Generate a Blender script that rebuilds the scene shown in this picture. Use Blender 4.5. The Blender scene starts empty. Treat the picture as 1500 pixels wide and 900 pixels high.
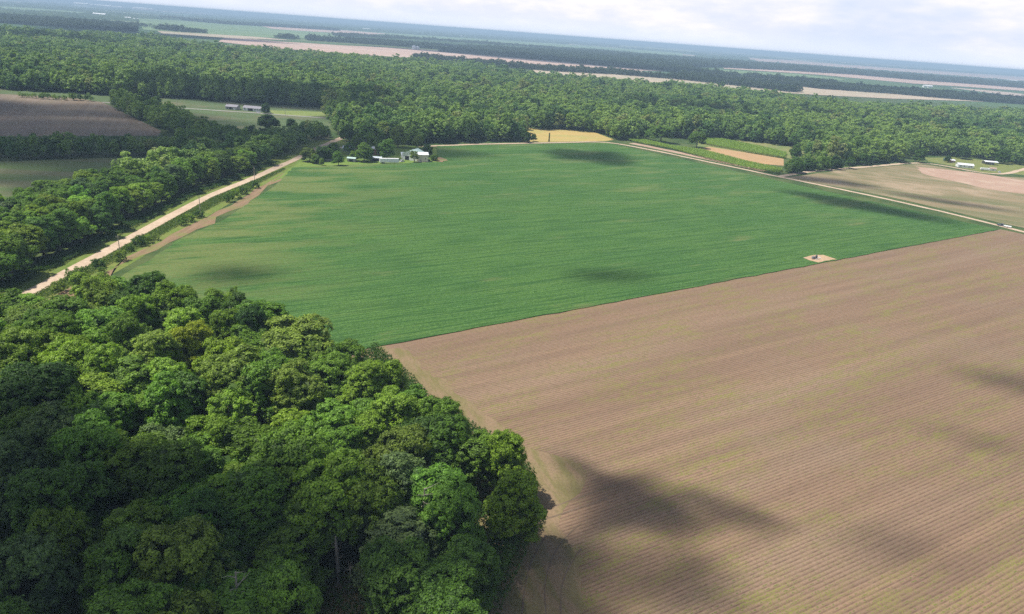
import bpy, math, random
import numpy as np

# ------------------------------------------------------------ camera, sky, sun, exposure
sc = bpy.context.scene
COL = sc.collection
CAM_H = 100.0
FPX, IW, IH = 1060.0, 1500.0, 900.0
_sl = math.atan(0.075); _d = (450 - 47) * math.cos(_sl); _p = math.atan(_d / FPX)
UP = np.array([math.sin(_sl) * math.cos(_p), math.cos(_sl) * math.cos(_p), math.sin(_p)])
FW = np.array([0, 0, -1.0]) + UP[2] * UP; FW /= np.linalg.norm(FW)
RT = np.cross(FW, UP)

cam_data = bpy.data.cameras.new("camera"); cam = bpy.data.objects.new("camera", cam_data)
COL.objects.link(cam); sc.camera = cam
cam_data.sensor_fit = 'HORIZONTAL'; cam_data.sensor_width = 36.0; cam_data.lens = FPX / IW * 36.0
cam_data.clip_start = 0.5; cam_data.clip_end = 120000.0
import mathutils
cam.matrix_world = mathutils.Matrix([[*RT, 0], [*FW, 0], [*UP, CAM_H], [0, 0, 0, 1]])

SUN_EL, SUN_AZ = math.radians(62), math.radians(-92)      # azimuth clockwise from +Y (straight ahead)
SUN_DIR = np.array([math.sin(SUN_AZ) * math.cos(SUN_EL), math.cos(SUN_AZ) * math.cos(SUN_EL), math.sin(SUN_EL)])
sd = bpy.data.lights.new("sun", 'SUN'); sd.energy = 4.8; sd.angle = math.radians(0.55); sd.color = (1.0, 0.955, 0.88)
so = bpy.data.objects.new("sun", sd); COL.objects.link(so)
so.rotation_euler = mathutils.Vector(SUN_DIR).to_track_quat('Z', 'Y').to_euler()

sc.view_settings.view_transform = 'Standard'; sc.view_settings.look = 'None'
sc.view_settings.exposure = 0.3; sc.view_settings.gamma = 1.0; sc.view_settings.use_curve_mapping = False
sc.render.engine = 'CYCLES'
sc.cycles.max_bounces = 6; sc.cycles.diffuse_bounces = 3; sc.cycles.glossy_bounces = 2
sc.cycles.transmission_bounces = 2; sc.cycles.volume_bounces = 0; sc.cycles.transparent_max_bounces = 12
sc.cycles.use_denoising = False
sc.cycles.use_adaptive_sampling = False; sc.cycles.sample_clamp_indirect = 4.0

# ------------------------------------------------------------ node helper
class NT:
    def __init__(s, tree): s.t = tree; s.n = tree.nodes; s.l = tree.links
    def new(s, typ, **kw):
        nd = s.n.new(typ)
        for k, v in kw.items(): setattr(nd, k, v)
        return nd
    def put(s, sock, v):
        if isinstance(v, bpy.types.NodeSocket): s.l.new(v, sock)
        elif v is not None:
            if hasattr(sock.default_value, '__len__') and not hasattr(v, '__len__'): v = [v] * len(sock.default_value)
            if hasattr(sock.default_value, '__len__') and len(sock.default_value) == 4 and len(v) == 3: v = (*v, 1)
            sock.default_value = v
    def math(s, op, a, b=None, c=None, clamp=False):
        nd = s.new('ShaderNodeMath', operation=op); nd.use_clamp = clamp
        for i, v in enumerate((a, b, c)):
            if v is not None: s.put(nd.inputs[i], v)
        return nd.outputs[0]
    def mix(s, f, a, b, blend='MIX'):
        nd = s.new('ShaderNodeMix', data_type='RGBA', blend_type=blend)
        s.put(nd.inputs[0], f); s.put(nd.inputs[6], a); s.put(nd.inputs[7], b)
        return nd.outputs[2]
    def smooth(s, v, a, b, lo=0.0, hi=1.0):
        nd = s.new('ShaderNodeMapRange', interpolation_type='SMOOTHSTEP')
        s.put(nd.inputs[0], v); nd.inputs[1].default_value = a; nd.inputs[2].default_value = b
        nd.inputs[3].default_value = lo; nd.inputs[4].default_value = hi
        return nd.outputs[0]
    def noise(s, vec, scale, detail=3, rough=0.55):
        nd = s.new('ShaderNodeTexNoise'); s.put(nd.inputs['Vector'], vec)
        nd.inputs['Scale'].default_value = scale; nd.inputs['Detail'].default_value = detail; nd.inputs['Roughness'].default_value = rough
        return nd.outputs[0]
    def comb(s, x, y, z=0.0):
        nd = s.new('ShaderNodeCombineXYZ')
        for i, v in enumerate((x, y, z)): s.put(nd.inputs[i], v)
        return nd.outputs[0]
    def sep(s, v):
        nd = s.new('ShaderNodeSeparateXYZ'); s.put(nd.inputs[0], v); return nd.outputs

def new_mat(name):
    m = bpy.data.materials.new(name); m.use_nodes = True
    t = NT(m.node_tree); b = m.node_tree.nodes['Principled BSDF']
    b.inputs['Roughness'].default_value = 0.9; b.inputs['Specular IOR Level'].default_value = 0.15
    return m, t, b

# ------------------------------------------------------------ world
w = bpy.data.worlds.new("World"); sc.world = w; w.use_nodes = True
t = NT(w.node_tree); t.n.clear()
out = t.new('ShaderNodeOutputWorld')
sky = t.new('ShaderNodeTexSky', sky_type='NISHITA'); sky.sun_disc = False
sky.sun_elevation = SUN_EL; sky.sun_rotation = SUN_AZ; sky.altitude = 100; sky.dust_density = 1.5; sky.ozone_density = 1.5
bg1 = t.new('ShaderNodeBackground'); t.put(bg1.inputs[0], sky.outputs[0]); bg1.inputs[1].default_value = 0.075
tc = t.new('ShaderNodeTexCoord'); x, y, z = t.sep(tc.outputs['Generated'])
zz = t.math('ADD', t.math('MAXIMUM', z, 0.0), 0.035)
cv = t.comb(x, y, t.math('MULTIPLY', z, 3.6))
n1 = t.noise(cv, 9.0, 7, 0.6); n2 = t.noise(cv, 3.6, 4, 0.55)
# far cloud deck: puffs brighten and darken it
cc = t.mix(t.smooth(n1, 0.38, 0.64), (0.75, 0.78, 0.90), (0.93, 0.90, 0.95))
cc = t.mix(t.smooth(n2, 0.52, 0.68, 0, 0.7), cc, (0.58, 0.68, 0.86))
low = t.smooth(z, -0.005, 0.03)
cc = t.mix(low, (0.76, 0.83, 0.97), cc)
bg2 = t.new('ShaderNodeBackground'); t.put(bg2.inputs[0], cc); bg2.inputs[1].default_value = 0.93
cover = t.math('MAXIMUM', t.smooth(z, 0.10, 0.35, 1, 0.0), t.smooth(n1, 0.5, 0.62, 0, 0.35))
ms = t.new('ShaderNodeMixShader'); t.put(ms.inputs[0], cover); t.l.new(bg1.outputs[0], ms.inputs[1]); t.l.new(bg2.outputs[0], ms.inputs[2])
t.l.new(ms.outputs[0], out.inputs[0])

# ------------------------------------------------------------ geometry helpers
rng = np.random.default_rng(7); random.seed(7)
def G(px, py, z=0.0):
    """photo pixel (1500 x 900) to the world point at height z"""
    dx, dy = px - 750, -(py - 450)
    v = RT * dx + 0
    wv = np.array([RT @ [dx, dy, -FPX], FW @ [dx, dy, -FPX], UP @ [dx, dy, -FPX]])
    s = (CAM_H - z) / (-wv[2])
    return np.array([wv[0] * s, wv[1] * s, z])
def PX(P):
    """world points (n,3) to photo pixels"""
    P = np.atleast_2d(P) - [0, 0, CAM_H]
    v = P[:, :1] * RT + P[:, 1:2] * FW + P[:, 2:3] * UP
    return 750 + FPX * v[:, 0] / -v[:, 2], 450 - FPX * v[:, 1] / -v[:, 2]
def poly_px(pts, z=0.0):
    return np.array([G(p[0], p[1], p[2] if len(p) > 2 else z)[:2] for p in pts])
def inside(P, poly):
    x, y = P[:, 0], P[:, 1]; r = np.zeros(len(P), bool); n = len(poly)
    for i in range(n):
        x1, y1 = poly[i]; x2, y2 = poly[(i + 1) % n]
        if y1 == y2: continue
        c = ((y1 > y) != (y2 > y)) & (x < (x2 - x1) * (y - y1) / (y2 - y1) + x1)
        r ^= c
    return r
def scatter(poly, spacing, jit=0.42):
    a, b = poly.min(0), poly.max(0)
    nx, ny = int((b[0] - a[0]) / spacing) + 2, int((b[1] - a[1]) / (spacing * .87)) + 2
    gx, gy = np.meshgrid(np.arange(nx), np.arange(ny))
    X = a[0] + (gx + 0.5 * (gy % 2)) * spacing; Y = a[1] + gy * spacing * .87
    P = np.stack([X.ravel(), Y.ravel()], 1) + rng.uniform(-jit, jit, (nx * ny, 2)) * spacing
    return P[inside(P, poly)]
def tag(o, label=None, cat=None, group=None, kind=None):
    if label: o['label'] = label
    if cat: o['category'] = cat
    if group: o['group'] = group
    if kind: o['kind'] = kind
    return o
def link(name, me, mat=None, parent=None, loc=None):
    o = bpy.data.objects.new(name, me); COL.objects.link(o)
    if mat is not None:
        for mm in (mat if isinstance(mat, (list, tuple)) else [mat]): me.materials.append(mm)
    if parent is not None: o.parent = parent
    if loc is not None: o.location = loc
    return o
def empty(name, loc, rz=0.0):
    o = bpy.data.objects.new(name, None); COL.objects.link(o); o.location = loc; o.rotation_euler = (0, 0, rz)
    o.empty_display_size = 0.5
    return o
def quads_mesh(name, V, tint=None, k=4):
    """V: (n,k,3) separate polygons of k corners"""
    n = len(V); me = bpy.data.meshes.new(name)
    me.vertices.add(n * k); me.vertices.foreach_set('co', V.reshape(-1).astype(np.float32))
    me.loops.add(n * k); me.loops.foreach_set('vertex_index', np.arange(n * k, dtype=np.int32))
    me.polygons.add(n); me.polygons.foreach_set('loop_start', np.arange(0, n * k, k, dtype=np.int32))
    if tint is not None:
        a = me.attributes.new('tint', 'FLOAT', 'FACE'); a.data.foreach_set('value', tint.astype(np.float32))
    me.update(calc_edges=True); return me
class MB:
    """collects boxes, prisms and tubes into one mesh"""
    def __init__(s): s.v = []; s.f = []
    def add(s, vs, fs):
        o = len(s.v); s.v += [tuple(map(float, q)) for q in vs]; s.f += [tuple(i + o for i in f) for f in fs]; return s
    def box(s, x0, x1, y0, y1, z0, z1):
        return s.add([(x0,y0,z0),(x1,y0,z0),(x1,y1,z0),(x0,y1,z0),(x0,y0,z1),(x1,y0,z1),(x1,y1,z1),(x0,y1,z1)],
                     [(0,3,2,1),(4,5,6,7),(0,1,5,4),(1,2,6,5),(2,3,7,6),(3,0,4,7)])
    def tube(s, pts, rad, n=8):
        pts = [np.array(p, float) for p in pts]; rings = []
        for i, p in enumerate(pts):
            d = pts[min(i + 1, len(pts) - 1)] - pts[max(i - 1, 0)]; d /= np.linalg.norm(d) + 1e-9
            a = np.cross(d, [0.3, 0.9, 0.1] if abs(d[2]) > .7 else [0, 0, 1]); a /= np.linalg.norm(a); b = np.cross(d, a)
            r = rad[i] if hasattr(rad, '__len__') else rad
            rings.append([p + r * (math.cos(q) * a + math.sin(q) * b) for q in np.arange(n) * 2 * math.pi / n])
        vs = [q for R_ in rings for q in R_]; fs = []
        for i in range(len(pts) - 1):
            for j in range(n):
                k = (j + 1) % n; fs.append((i*n+j, i*n+k, (i+1)*n+k, (i+1)*n+j))
        fs.append(tuple(range(n - 1, -1, -1))); fs.append(tuple((len(pts)-1)*n + j for j in range(n)))
        return s.add(vs, fs)
    def lathe(s, prof, cx=0, cy=0, n=20):
        vs = []; fs = []
        for r, z in prof:
            for q in range(n): a = q * 2 * math.pi / n; vs.append((cx + r*math.cos(a), cy + r*math.sin(a), z))
        for i in range(len(prof) - 1):
            for j in range(n): k = (j+1) % n; fs.append((i*n+j, i*n+k, (i+1)*n+k, (i+1)*n+j))
        fs.append(tuple(range(n-1,-1,-1))); fs.append(tuple((len(prof)-1)*n+j for j in range(n)))
        return s.add(vs, fs)
    def prism(s, prof, x0, x1):
        """profile in (y,z), extruded along x"""
        n = len(prof); vs = [(x0, a, b) for a, b in prof] + [(x1, a, b) for a, b in prof]
        fs = [(i, (i+1) % n, n + (i+1) % n, n + i) for i in range(n)] + [tuple(range(n-1,-1,-1)), tuple(range(n, 2*n))]
        return s.add(vs, fs)
    def build(s, name, mat, parent=None, loc=None):
        me = bpy.data.meshes.new(name); me.from_pydata(s.v, [], s.f); me.update()
        import bmesh as _b
        bm = _b.new(); bm.from_mesh(me); _b.ops.recalc_face_normals(bm, faces=bm.faces); bm.to_mesh(me); bm.free()
        return link(name, me, mat, parent, loc)

# row directions: t runs along the rows, d across them (d grows towards the camera)
ROW_A = math.radians(35.4); E0 = np.array([-41.9, 218.4])
def row_nodes(t, ang=ROW_A, k=0.0, wobble=0.25):
    g = t.new('ShaderNodeNewGeometry'); x, y, z = t.sep(g.outputs['Position'])
    x = t.math('SUBTRACT', x, float(E0[0])); y = t.math('SUBTRACT', y, float(E0[1]))
    c, s_ = math.cos(ang), math.sin(ang)
    tt = t.math('ADD', t.math('MULTIPLY', x, c), t.math('MULTIPLY', y, s_))
    dd = t.math('SUBTRACT', t.math('MULTIPLY', x, s_), t.math('MULTIPLY', y, c))
    v = t.math('DIVIDE', dd, t.math('MULTIPLY_ADD', tt, k, 1.0)) if k else dd
    pos = g.outputs['Position']
    wn = t.noise(t.comb(t.math('MULTIPLY', tt, 0.05), t.math('MULTIPLY', v, 0.02)), 1.0, 2)
    v2 = t.math('ADD', v, t.math('MULTIPLY', t.math('SUBTRACT', wn, 0.5), wobble * 4))
    return pos, tt, v, v2

# ------------------------------------------------------------ ground materials
def mat_brown(name='tilled_soil', k=0.0005, ang=ROW_A, lit=1.0, weeds=1.0, base=((.292,.192,.122),(.218,.144,.096))):
    m, t, b = new_mat(name)
    pos, tt, v, v2 = row_nodes(t, ang, k, .12)
    ph = t.math('MULTIPLY', v2, 2 * math.pi / 0.97)
    sn = t.math('SINE', ph)
    patch = t.noise(pos, 0.018, 4, .6); fine = t.noise(pos, 1.7, 4, .65)
    passes = t.noise(t.comb(t.math('MULTIPLY', tt, 0.004), t.math('MULTIPLY', v, 0.16)), 1.0, 3, .6)
    broad = t.noise(t.comb(t.math('MULTIPLY', tt, 0.003), t.math('MULTIPLY', v, 0.035)), 1.0, 2, .5)
    col = t.mix(t.smooth(passes, .32, .68), base[0], base[1])
    col = t.mix(t.smooth(broad, .45, .7, 0, .5), col, (.385,.275,.185))
    strk = t.noise(t.comb(t.math('MULTIPLY', tt, 0.012), t.math('MULTIPLY', v, 0.7)), 1.0, 3, .6)
    col = t.mix(t.smooth(strk, .5, .72, 0, .45), col, (.20,.13,.09))
    col = t.mix(t.smooth(patch, .5, .72, 0, .5), col, (.27,.20,.135))
    # soil colour is darker along the furrows
    furrow = t.smooth(sn, -.85, -.1, 1, 0)
    fm = t.noise(t.comb(t.math('MULTIPLY', tt, .5), t.math('MULTIPLY', v, .7)), 1.0, 3, .6)
    col = t.mix(t.math('MULTIPLY', furrow, t.smooth(fm, .3, .7, .25, .78)), col, (.085,.052,.038))
    col = t.mix(t.smooth(fine, .35, .7, .0, .38), col, (.16,.10,.07))
    # seedlings on the ridges, weeds in patches
    spots = t.noise(t.comb(t.math('MULTIPLY', tt, .75), t.math('MULTIPLY', v2, 1.03)), 1.6, 2, .6)
    seeds = t.math('MULTIPLY', t.smooth(sn, .1, .8), t.smooth(spots, .50, .62))
    wn = t.noise(t.comb(t.math('MULTIPLY', tt, 0.022), t.math('MULTIPLY', v, 0.055)), 1.0, 5, .62)
    wmask = t.smooth(wn, .41, .60)
    sp2 = t.noise(pos, 2.1, 4, .8)
    mid_ = t.noise(t.comb(t.math('MULTIPLY', tt, .09), t.math('MULTIPLY', v, .42)), 1.0, 5, .7)
    col = t.mix(t.math('MULTIPLY', seeds, t.math('MULTIPLY_ADD', wmask, .5, .42)), col, (.12,.14,.035))
    col = t.mix(t.math('MULTIPLY', t.math('MULTIPLY', wmask, weeds * .95), t.math('MULTIPLY', t.smooth(sp2, .44, .56), t.smooth(mid_, .42, .62))), col, (.200,.200,.048))
    t.put(b.inputs['Base Color'], col)
    bump = t.new('ShaderNodeBump'); bump.inputs['Strength'].default_value = 1.0; bump.inputs['Distance'].default_value = .11
    t.put(bump.inputs['Height'], t.math('ADD', t.math('MULTIPLY', sn, .5), t.math('MULTIPLY', fine, .9)))
    t.l.new(bump.outputs[0], b.inputs['Normal'])
    return m
def mat_green(name='soybean_leaves', ang=math.radians(32)):
    m, t, b = new_mat(name)
    pos, tt, v, v2 = row_nodes(t, ang, 0, .35)
    sn = t.math('SINE', t.math('MULTIPLY', v2, 2 * math.pi / 1.94))
    f1 = t.noise(t.comb(t.math('MULTIPLY', tt, .55), t.math('MULTIPLY', v, 1.25)), 1.0, 4, .75); f2 = t.noise(pos, 2.6, 3, .75)
    big = t.noise(pos, .011, 4, .6)
    row = t.noise(t.comb(t.math('MULTIPLY', tt, 0.006), t.math('MULTIPLY', v, 0.11)), 1.0, 4, .65)
    col = t.mix(t.smooth(big, .35, .65), (.052,.135,.024), (.076,.162,.028))
    col = t.mix(t.smooth(row, .5, .72, 0, .5), col, (.12,.205,.045))
    gaps = t.math('MULTIPLY', t.smooth(sn, -1, -.2, 1, 0), t.smooth(f1, .38, .6))
    col = t.mix(t.math('MULTIPLY', gaps, .62), col, (.020,.055,.018))
    col = t.mix(t.smooth(f1, .50, .60, 0, .7), col, (.020,.070,.018))
    col = t.mix(t.smooth(f2, .52, .62, 0, .85), col, (.15,.27,.085))
    # thin stands where the soil shows
    thin = t.noise(t.comb(t.math('MULTIPLY', tt, 0.016), t.math('MULTIPLY', v, 0.055)), 1.0, 5, .6)
    col = t.mix(t.math('MULTIPLY', t.smooth(thin, .60, .76, 0, .75), t.smooth(f1, .35, .6, .5, 1)), col, (.21,.20,.085))
    # a few straight missed rows
    miss = t.noise(t.comb(t.math('MULTIPLY', tt, 0.0025), t.math('MULTIPLY', v, 0.35)), 1.0, 3, .5)
    col = t.mix(t.smooth(miss, .60, .66, 0, .6), col, (.030,.085,.022))
    fine_rows = t.noise(t.comb(t.math('MULTIPLY', tt, 0.03), t.math('MULTIPLY', v, .62)), 1.0, 3, .6)
    col = t.mix(t.smooth(fine_rows, .46, .62, 0, .68), col, (.028,.085,.018))
    fr2 = t.noise(t.comb(t.math('MULTIPLY', tt, 0.02), t.math('MULTIPLY', v, .24)), 1.0, 3, .6)
    col = t.mix(t.smooth(fr2, .52, .70, 0, .5), col, (.030,.095,.022))
    # paler, thinner plants towards the road and the far end
    g2 = t.new('ShaderNodeNewGeometry'); gx, gy, gz_ = t.sep(g2.outputs['Position'])
    lm = t.math('MULTIPLY', t.smooth(gx, -160, -40, 1, 0), t.smooth(thin, .42, .56))
    col = t.mix(t.math('MULTIPLY', lm, t.smooth(f1, .35, .6, .2, .8)), col, (.20,.215,.07))
    tm = t.math('MULTIPLY', t.smooth(gy, 420, 560), t.smooth(thin, .50, .62))
    col = t.mix(t.math('MULTIPLY', tm, .4), col, (.17,.21,.07))
    t.put(b.inputs['Base Color'], col)
    bump = t.new('ShaderNodeBump'); bump.inputs['Strength'].default_value = 1.0; bump.inputs['Distance'].default_value = .5
    t.put(bump.inputs['Height'], t.math('ADD', t.math('MULTIPLY', sn, .18), t.math('ADD', f1, t.math('MULTIPLY', f2, .3))))
    t.l.new(bump.outputs[0], b.inputs['Normal'])
    return m
def mat_ground(name, cols, scale=.02, fine=1.2, streak=None, bump=.15, fc=None):
    """uneven ground: three colours mixed by noise, optional streaks along an angle"""
    m, t, b = new_mat(name)
    g = t.new('ShaderNodeNewGeometry'); pos = g.outputs['Position']
    if streak is not None:
        x, y, z = t.sep(pos); c, s_ = math.cos(streak[0]), math.sin(streak[0])
        tt = t.math('ADD', t.math('MULTIPLY', x, c), t.math('MULTIPLY', y, s_))
        dd = t.math('SUBTRACT', t.math('MULTIPLY', x, s_), t.math('MULTIPLY', y, c))
        vec = t.comb(t.math('MULTIPLY', tt, streak[1]), t.math('MULTIPLY', dd, streak[2]))
        n1 = t.noise(vec, 1.0, 5, .6); n2 = t.noise(pos, scale, 4, .6)
    else:
        n1 = t.noise(pos, scale, 5, .62); n2 = t.noise(pos, scale * 4.3, 4, .6)
    n3 = t.noise(pos, fine, 4, .7)
    col = t.mix(t.smooth(n1, .38, .62), cols[0], cols[1])
    col = t.mix(t.smooth(n2, .45, .68, 0, .8), col, cols[2])
    col = t.mix(t.smooth(n3, .42, .66, 0, .45), col, fc or tuple(q * .55 for q in cols[0]))
    t.put(b.inputs['Base Color'], col)
    bp = t.new('ShaderNodeBump'); bp.inputs['Strength'].default_value = .8; bp.inputs['Distance'].default_value = bump
    t.put(bp.inputs['Height'], n3); t.l.new(bp.outputs[0], b.inputs['Normal'])
    return m
def mat_plain(name, col, rough=.6, var=.15, scale=1.5, metal=0.0, spec=.3):
    m, t, b = new_mat(name)
    g = t.new('ShaderNodeTexCoord'); n = t.noise(g.outputs['Object'], scale, 5, .65)
    t.put(b.inputs['Base Color'], t.mix(t.smooth(n, .4, .7), col, tuple(q * (1 - var) for q in col)))
    b.inputs['Roughness'].default_value = rough; b.inputs['Metallic'].default_value = metal; b.inputs['Specular IOR Level'].default_value = spec
    return m
def mat_ribbed(name, col, pitch=.5, rough=.45, axis=0, stain=(.35,.25,.18)):
    m, t, b = new_mat(name)
    g = t.new('ShaderNodeTexCoord'); q = t.sep(g.outputs['Object'])
    sn = t.math('SINE', t.math('MULTIPLY', q[axis], 2 * math.pi / pitch))
    n = t.noise(g.outputs['Object'], .6, 5, .65)
    c = t.mix(t.smooth(n, .5, .75, 0, .35), col, stain)
    t.put(b.inputs['Base Color'], t.mix(t.smooth(sn, .6, 1, 0, .25), c, tuple(v * .6 for v in col)))
    b.inputs['Roughness'].default_value = rough; b.inputs['Specular IOR Level'].default_value = .4
    bp = t.new('ShaderNodeBump'); bp.inputs['Distance'].default_value = .04; t.put(bp.inputs['Height'], sn); t.l.new(bp.outputs[0], b.inputs['Normal'])
    return m

# ------------------------------------------------------------ foliage materials
def mat_leaf(name, mode='object', light=(.115,.200,.028), dark=(.022,.070,.012), sheen=.25):
    m, t, b = new_mat(name)
    at = t.new('ShaderNodeAttribute', attribute_name='tint').outputs['Fac']
    oi = t.new('ShaderNodeObjectInfo')
    if mode == 'object':
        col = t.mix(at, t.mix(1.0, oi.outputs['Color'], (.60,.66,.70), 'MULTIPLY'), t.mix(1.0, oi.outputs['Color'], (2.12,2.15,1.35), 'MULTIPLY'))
    elif mode == 'forest':
        r = oi.outputs['Random']; loc = oi.outputs['Location']
        big = t.noise(loc, .0032, 4, .6); mid = t.noise(loc, .02, 3, .6)
        k = t.math('ADD', t.math('MULTIPLY', t.math('SUBTRACT', big, .5), 2.2), t.math('MULTIPLY', t.math('SUBTRACT', mid, .5), 1.6))
        k = t.math('ADD', k, t.math('MULTIPLY', t.math('SUBTRACT', r, .5), .75))
        c1 = t.mix(t.smooth(k, -.6, .45), (.085,.185,.048), (.235,.350,.085))
        c1 = t.mix(t.smooth(r, .93, .97, 0, .7), c1, (.24,.26,.11))
        c1 = t.mix(t.smooth(r, .05, .16, .75, 0), c1, (.040,.095,.036))
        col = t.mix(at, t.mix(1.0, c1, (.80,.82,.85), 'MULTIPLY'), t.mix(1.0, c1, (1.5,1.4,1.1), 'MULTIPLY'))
    else:
        col = t.mix(at, dark, light)
    b.inputs['Roughness'].default_value = .55; b.inputs['Specular IOR Level'].default_value = sheen
    t.put(b.inputs['Base Color'], col)
    tr = t.new('ShaderNodeBsdfTranslucent'); t.put(tr.inputs[0], t.mix(1.0, col, (1.25,1.35,.6), 'MULTIPLY'))
    mx = t.new('ShaderNodeMixShader'); mx.inputs[0].default_value = .33
    t.l.new(b.outputs[0], mx.inputs[1]); t.l.new(tr.outputs[0], mx.inputs[2])
    t.l.new(mx.outputs[0], t.n['Material Output'].inputs[0])
    return m
M_LEAF = mat_leaf('broad_leaves', 'object'); M_FOREST = mat_leaf('forest_leaves', 'forest')
M_CORN = mat_leaf('corn_leaves', 'x', (.32,.44,.07), (.14,.25,.035)); M_WEED = mat_leaf('weed_leaves', 'x', (.17,.24,.035), (.045,.10,.018))
M_UNDER = mat_leaf('undergrowth_leaves', 'x', (.09,.17,.025), (.02,.06,.012))
M_BARK = mat_plain('bark', (.13,.105,.08), .95, .5, 3); M_DEAD = mat_plain('bare_dead_wood', (.36,.31,.26), .9, .35, 3)

# ------------------------------------------------------------ the setting
M_BROWN = mat_brown()
M_GREEN = mat_green()
def sheet(name, poly, z, mat, label, thick=0.0, sub=True):
    """flat land parcel; polygon in ground coordinates"""
    me = bpy.data.meshes.new(name); n = len(poly)
    me.from_pydata([(p[0], p[1], z) for p in poly], [], [tuple(range(n))])
    import bmesh as _b
    bm = _b.new(); bm.from_mesh(me)
    if thick:
        ex = _b.ops.extrude_face_region(bm, geom=list(bm.faces))
        for e in ex['geom']:
            if isinstance(e, _b.types.BMVert): e.co.z -= thick
    _b.ops.recalc_face_normals(bm, faces=bm.faces)
    if not thick:
        for f in bm.faces:
            if f.normal.z < 0: f.normal_flip()
    _b.ops.triangulate(bm, faces=bm.faces); bm.to_mesh(me); bm.free()
    return tag(link(name, me, mat), label, kind='structure')
def ragged(poly, step=12.0, amp=1.0, seed=0):
    r = np.random.default_rng(seed); outp = []
    for i in range(len(poly)):
        a, b = poly[i], poly[(i + 1) % len(poly)]; L = np.linalg.norm(b - a); k = max(1, int(min(L / step, 60)))
        nrm = np.array([-(b - a)[1], (b - a)[0]]) / (L + 1e-9)
        for j in range(k):
            outp.append(a + (b - a) * j / k + (nrm * r.normal(0, amp) if j else 0))
    return np.array(outp)
def band(name, pts, width, z, mat, label, px=True, wob=.5, seed=1):
    """a road or strip following a centre line of pixels (or ground points)"""
    P = poly_px(pts) if px else np.array(pts, float)
    Q = [P[0]]
    for a, b in zip(P[:-1], P[1:]):
        k = max(1, int(np.linalg.norm(b - a) / (12 if width > 1 else 2)))
        Q += [a + (b - a) * j / k for j in range(1, k + 1)]
    Q = np.array(Q)
    for _ in range(3 if len(Q) > 8 else 1): Q[1:-1] = (Q[:-2] + Q[2:] + 2 * Q[1:-1]) / 4
    d = np.gradient(Q, axis=0); d /= np.linalg.norm(d, axis=1)[:, None]; nr = np.stack([-d[:, 1], d[:, 0]], 1)
    r = np.random.default_rng(seed); w1 = width / 2 + r.normal(0, wob, len(Q)) * .5; w2 = width / 2 + r.normal(0, wob, len(Q)) * .5
    A = Q + nr * w1[:, None]; B = Q - nr * w2[:, None]
    vs = [(p[0], p[1], z) for p in A] + [(p[0], p[1], z) for p in B]; n = len(Q)
    me = bpy.data.meshes.new(name); me.from_pydata(vs, [], [(i, n + i, n + i + 1, i + 1) for i in range(n - 1)]); me.update()
    return tag(link(name, me, mat), label, kind='structure')

# base ground: one sheet to the horizon, a mosaic of far fields and rough land
m, t, b = new_mat('plain_soil_and_grass')
g = t.new('ShaderNodeNewGeometry'); pos = g.outputs['Position']; x, y, z = t.sep(pos)
vor = t.new('ShaderNodeTexVoronoi', feature='F1', distance='CHEBYCHEV'); t.put(vor.inputs['Vector'], pos); vor.inputs['Scale'].default_value = .0011
vr = t.sep(vor.outputs['Color'])
far = t.mix(t.smooth(vr[0], .35, .4), (.075,.13,.045), (.14,.18,.07))
far = t.mix(t.smooth(vr[0], .55, .6), far, (.42,.34,.28))
far = t.mix(t.smooth(vr[1], .7, .72), far, (.05,.10,.04))
dist = t.math('SQRT', t.math('ADD', t.math('MULTIPLY', x, x), t.math('MULTIPLY', y, y)))
near = t.mix(t.smooth(t.noise(pos, .05, 5, .6), .4, .62), (.045,.085,.022), (.095,.125,.038))
near = t.mix(t.smooth(t.noise(pos, 1.4, 4, .7), .45, .65, 0, .5), near, (.03,.05,.018))
t.put(b.inputs['Base Color'], t.mix(t.smooth(dist, 2300, 2600), near, far))
V = []; R_ = 45000.0; rings = [0, 500, 1500, 4000, 10000, 22000, R_]; na = 48
verts = [(0, 0, 0)]; faces = []
for r_ in rings[1:]:
    for k in range(na): a = k * 2 * math.pi / na; verts.append((r_ * math.sin(a), r_ * math.cos(a), 0))
for k in range(na): faces.append((0, 1 + (k + 1) % na, 1 + k))
for i in range(len(rings) - 2):
    for k in range(na):
        k2 = (k + 1) % na; faces.append((1 + i*na + k, 1 + i*na + k2, 1 + (i+1)*na + k2, 1 + (i+1)*na + k))
me = bpy.data.meshes.new('ground'); me.from_pydata(verts, [], faces); me.update()
bpyg = link('ground', me, m)
import bmesh
bm = bmesh.new(); bm.from_mesh(me)
for f in bm.faces:
    f.normal_update()
    if f.normal.z < 0: f.normal_flip()
bm.to_mesh(me); bm.free()
tag(bpyg, 'flat green and tan farmland plain stretching to the horizon', kind='structure')

rd = lambda a: np.array([math.cos(a), math.sin(a)])
u = rd(ROW_A)
E1 = np.array([318.0, 475.9])
# near fields
brown = np.array([E0 - u * 70, E1 + (E1 - E0) / np.linalg.norm(E1 - E0) * 4, G(1700, 385)[:2], G(2200, 700)[:2], (330, 40), (150, -60), (-40, -60), (-30, 60), (-25, 100), (-40, 150), (-60, 200)])
sheet('ploughed_field', brown, .02, M_BROWN, 'brown ridged field with faint green weeds filling the lower right')
head = mat_brown('headland_soil', 0, math.radians(97), 1, 1.6, ((.27,.195,.125),(.21,.155,.095)))
hp = poly_px([(545,500),(600,515),(650,565),(690,590),(725,615),(770,655),(830,672),(858,695),(850,722),(825,748),(818,772),(838,805),(852,850),(850,935)]); hp = np.vstack([hp, [(-25, 60), (-30, 100), (-45, 170)]])
M_HEAD = mat_ground('headland_weeds', [(.265,.185,.112),(.185,.160,.065),(.22,.18,.085)], .11, 1.3, (math.radians(112), .06, .30), .2, (.12,.09,.05))
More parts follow.
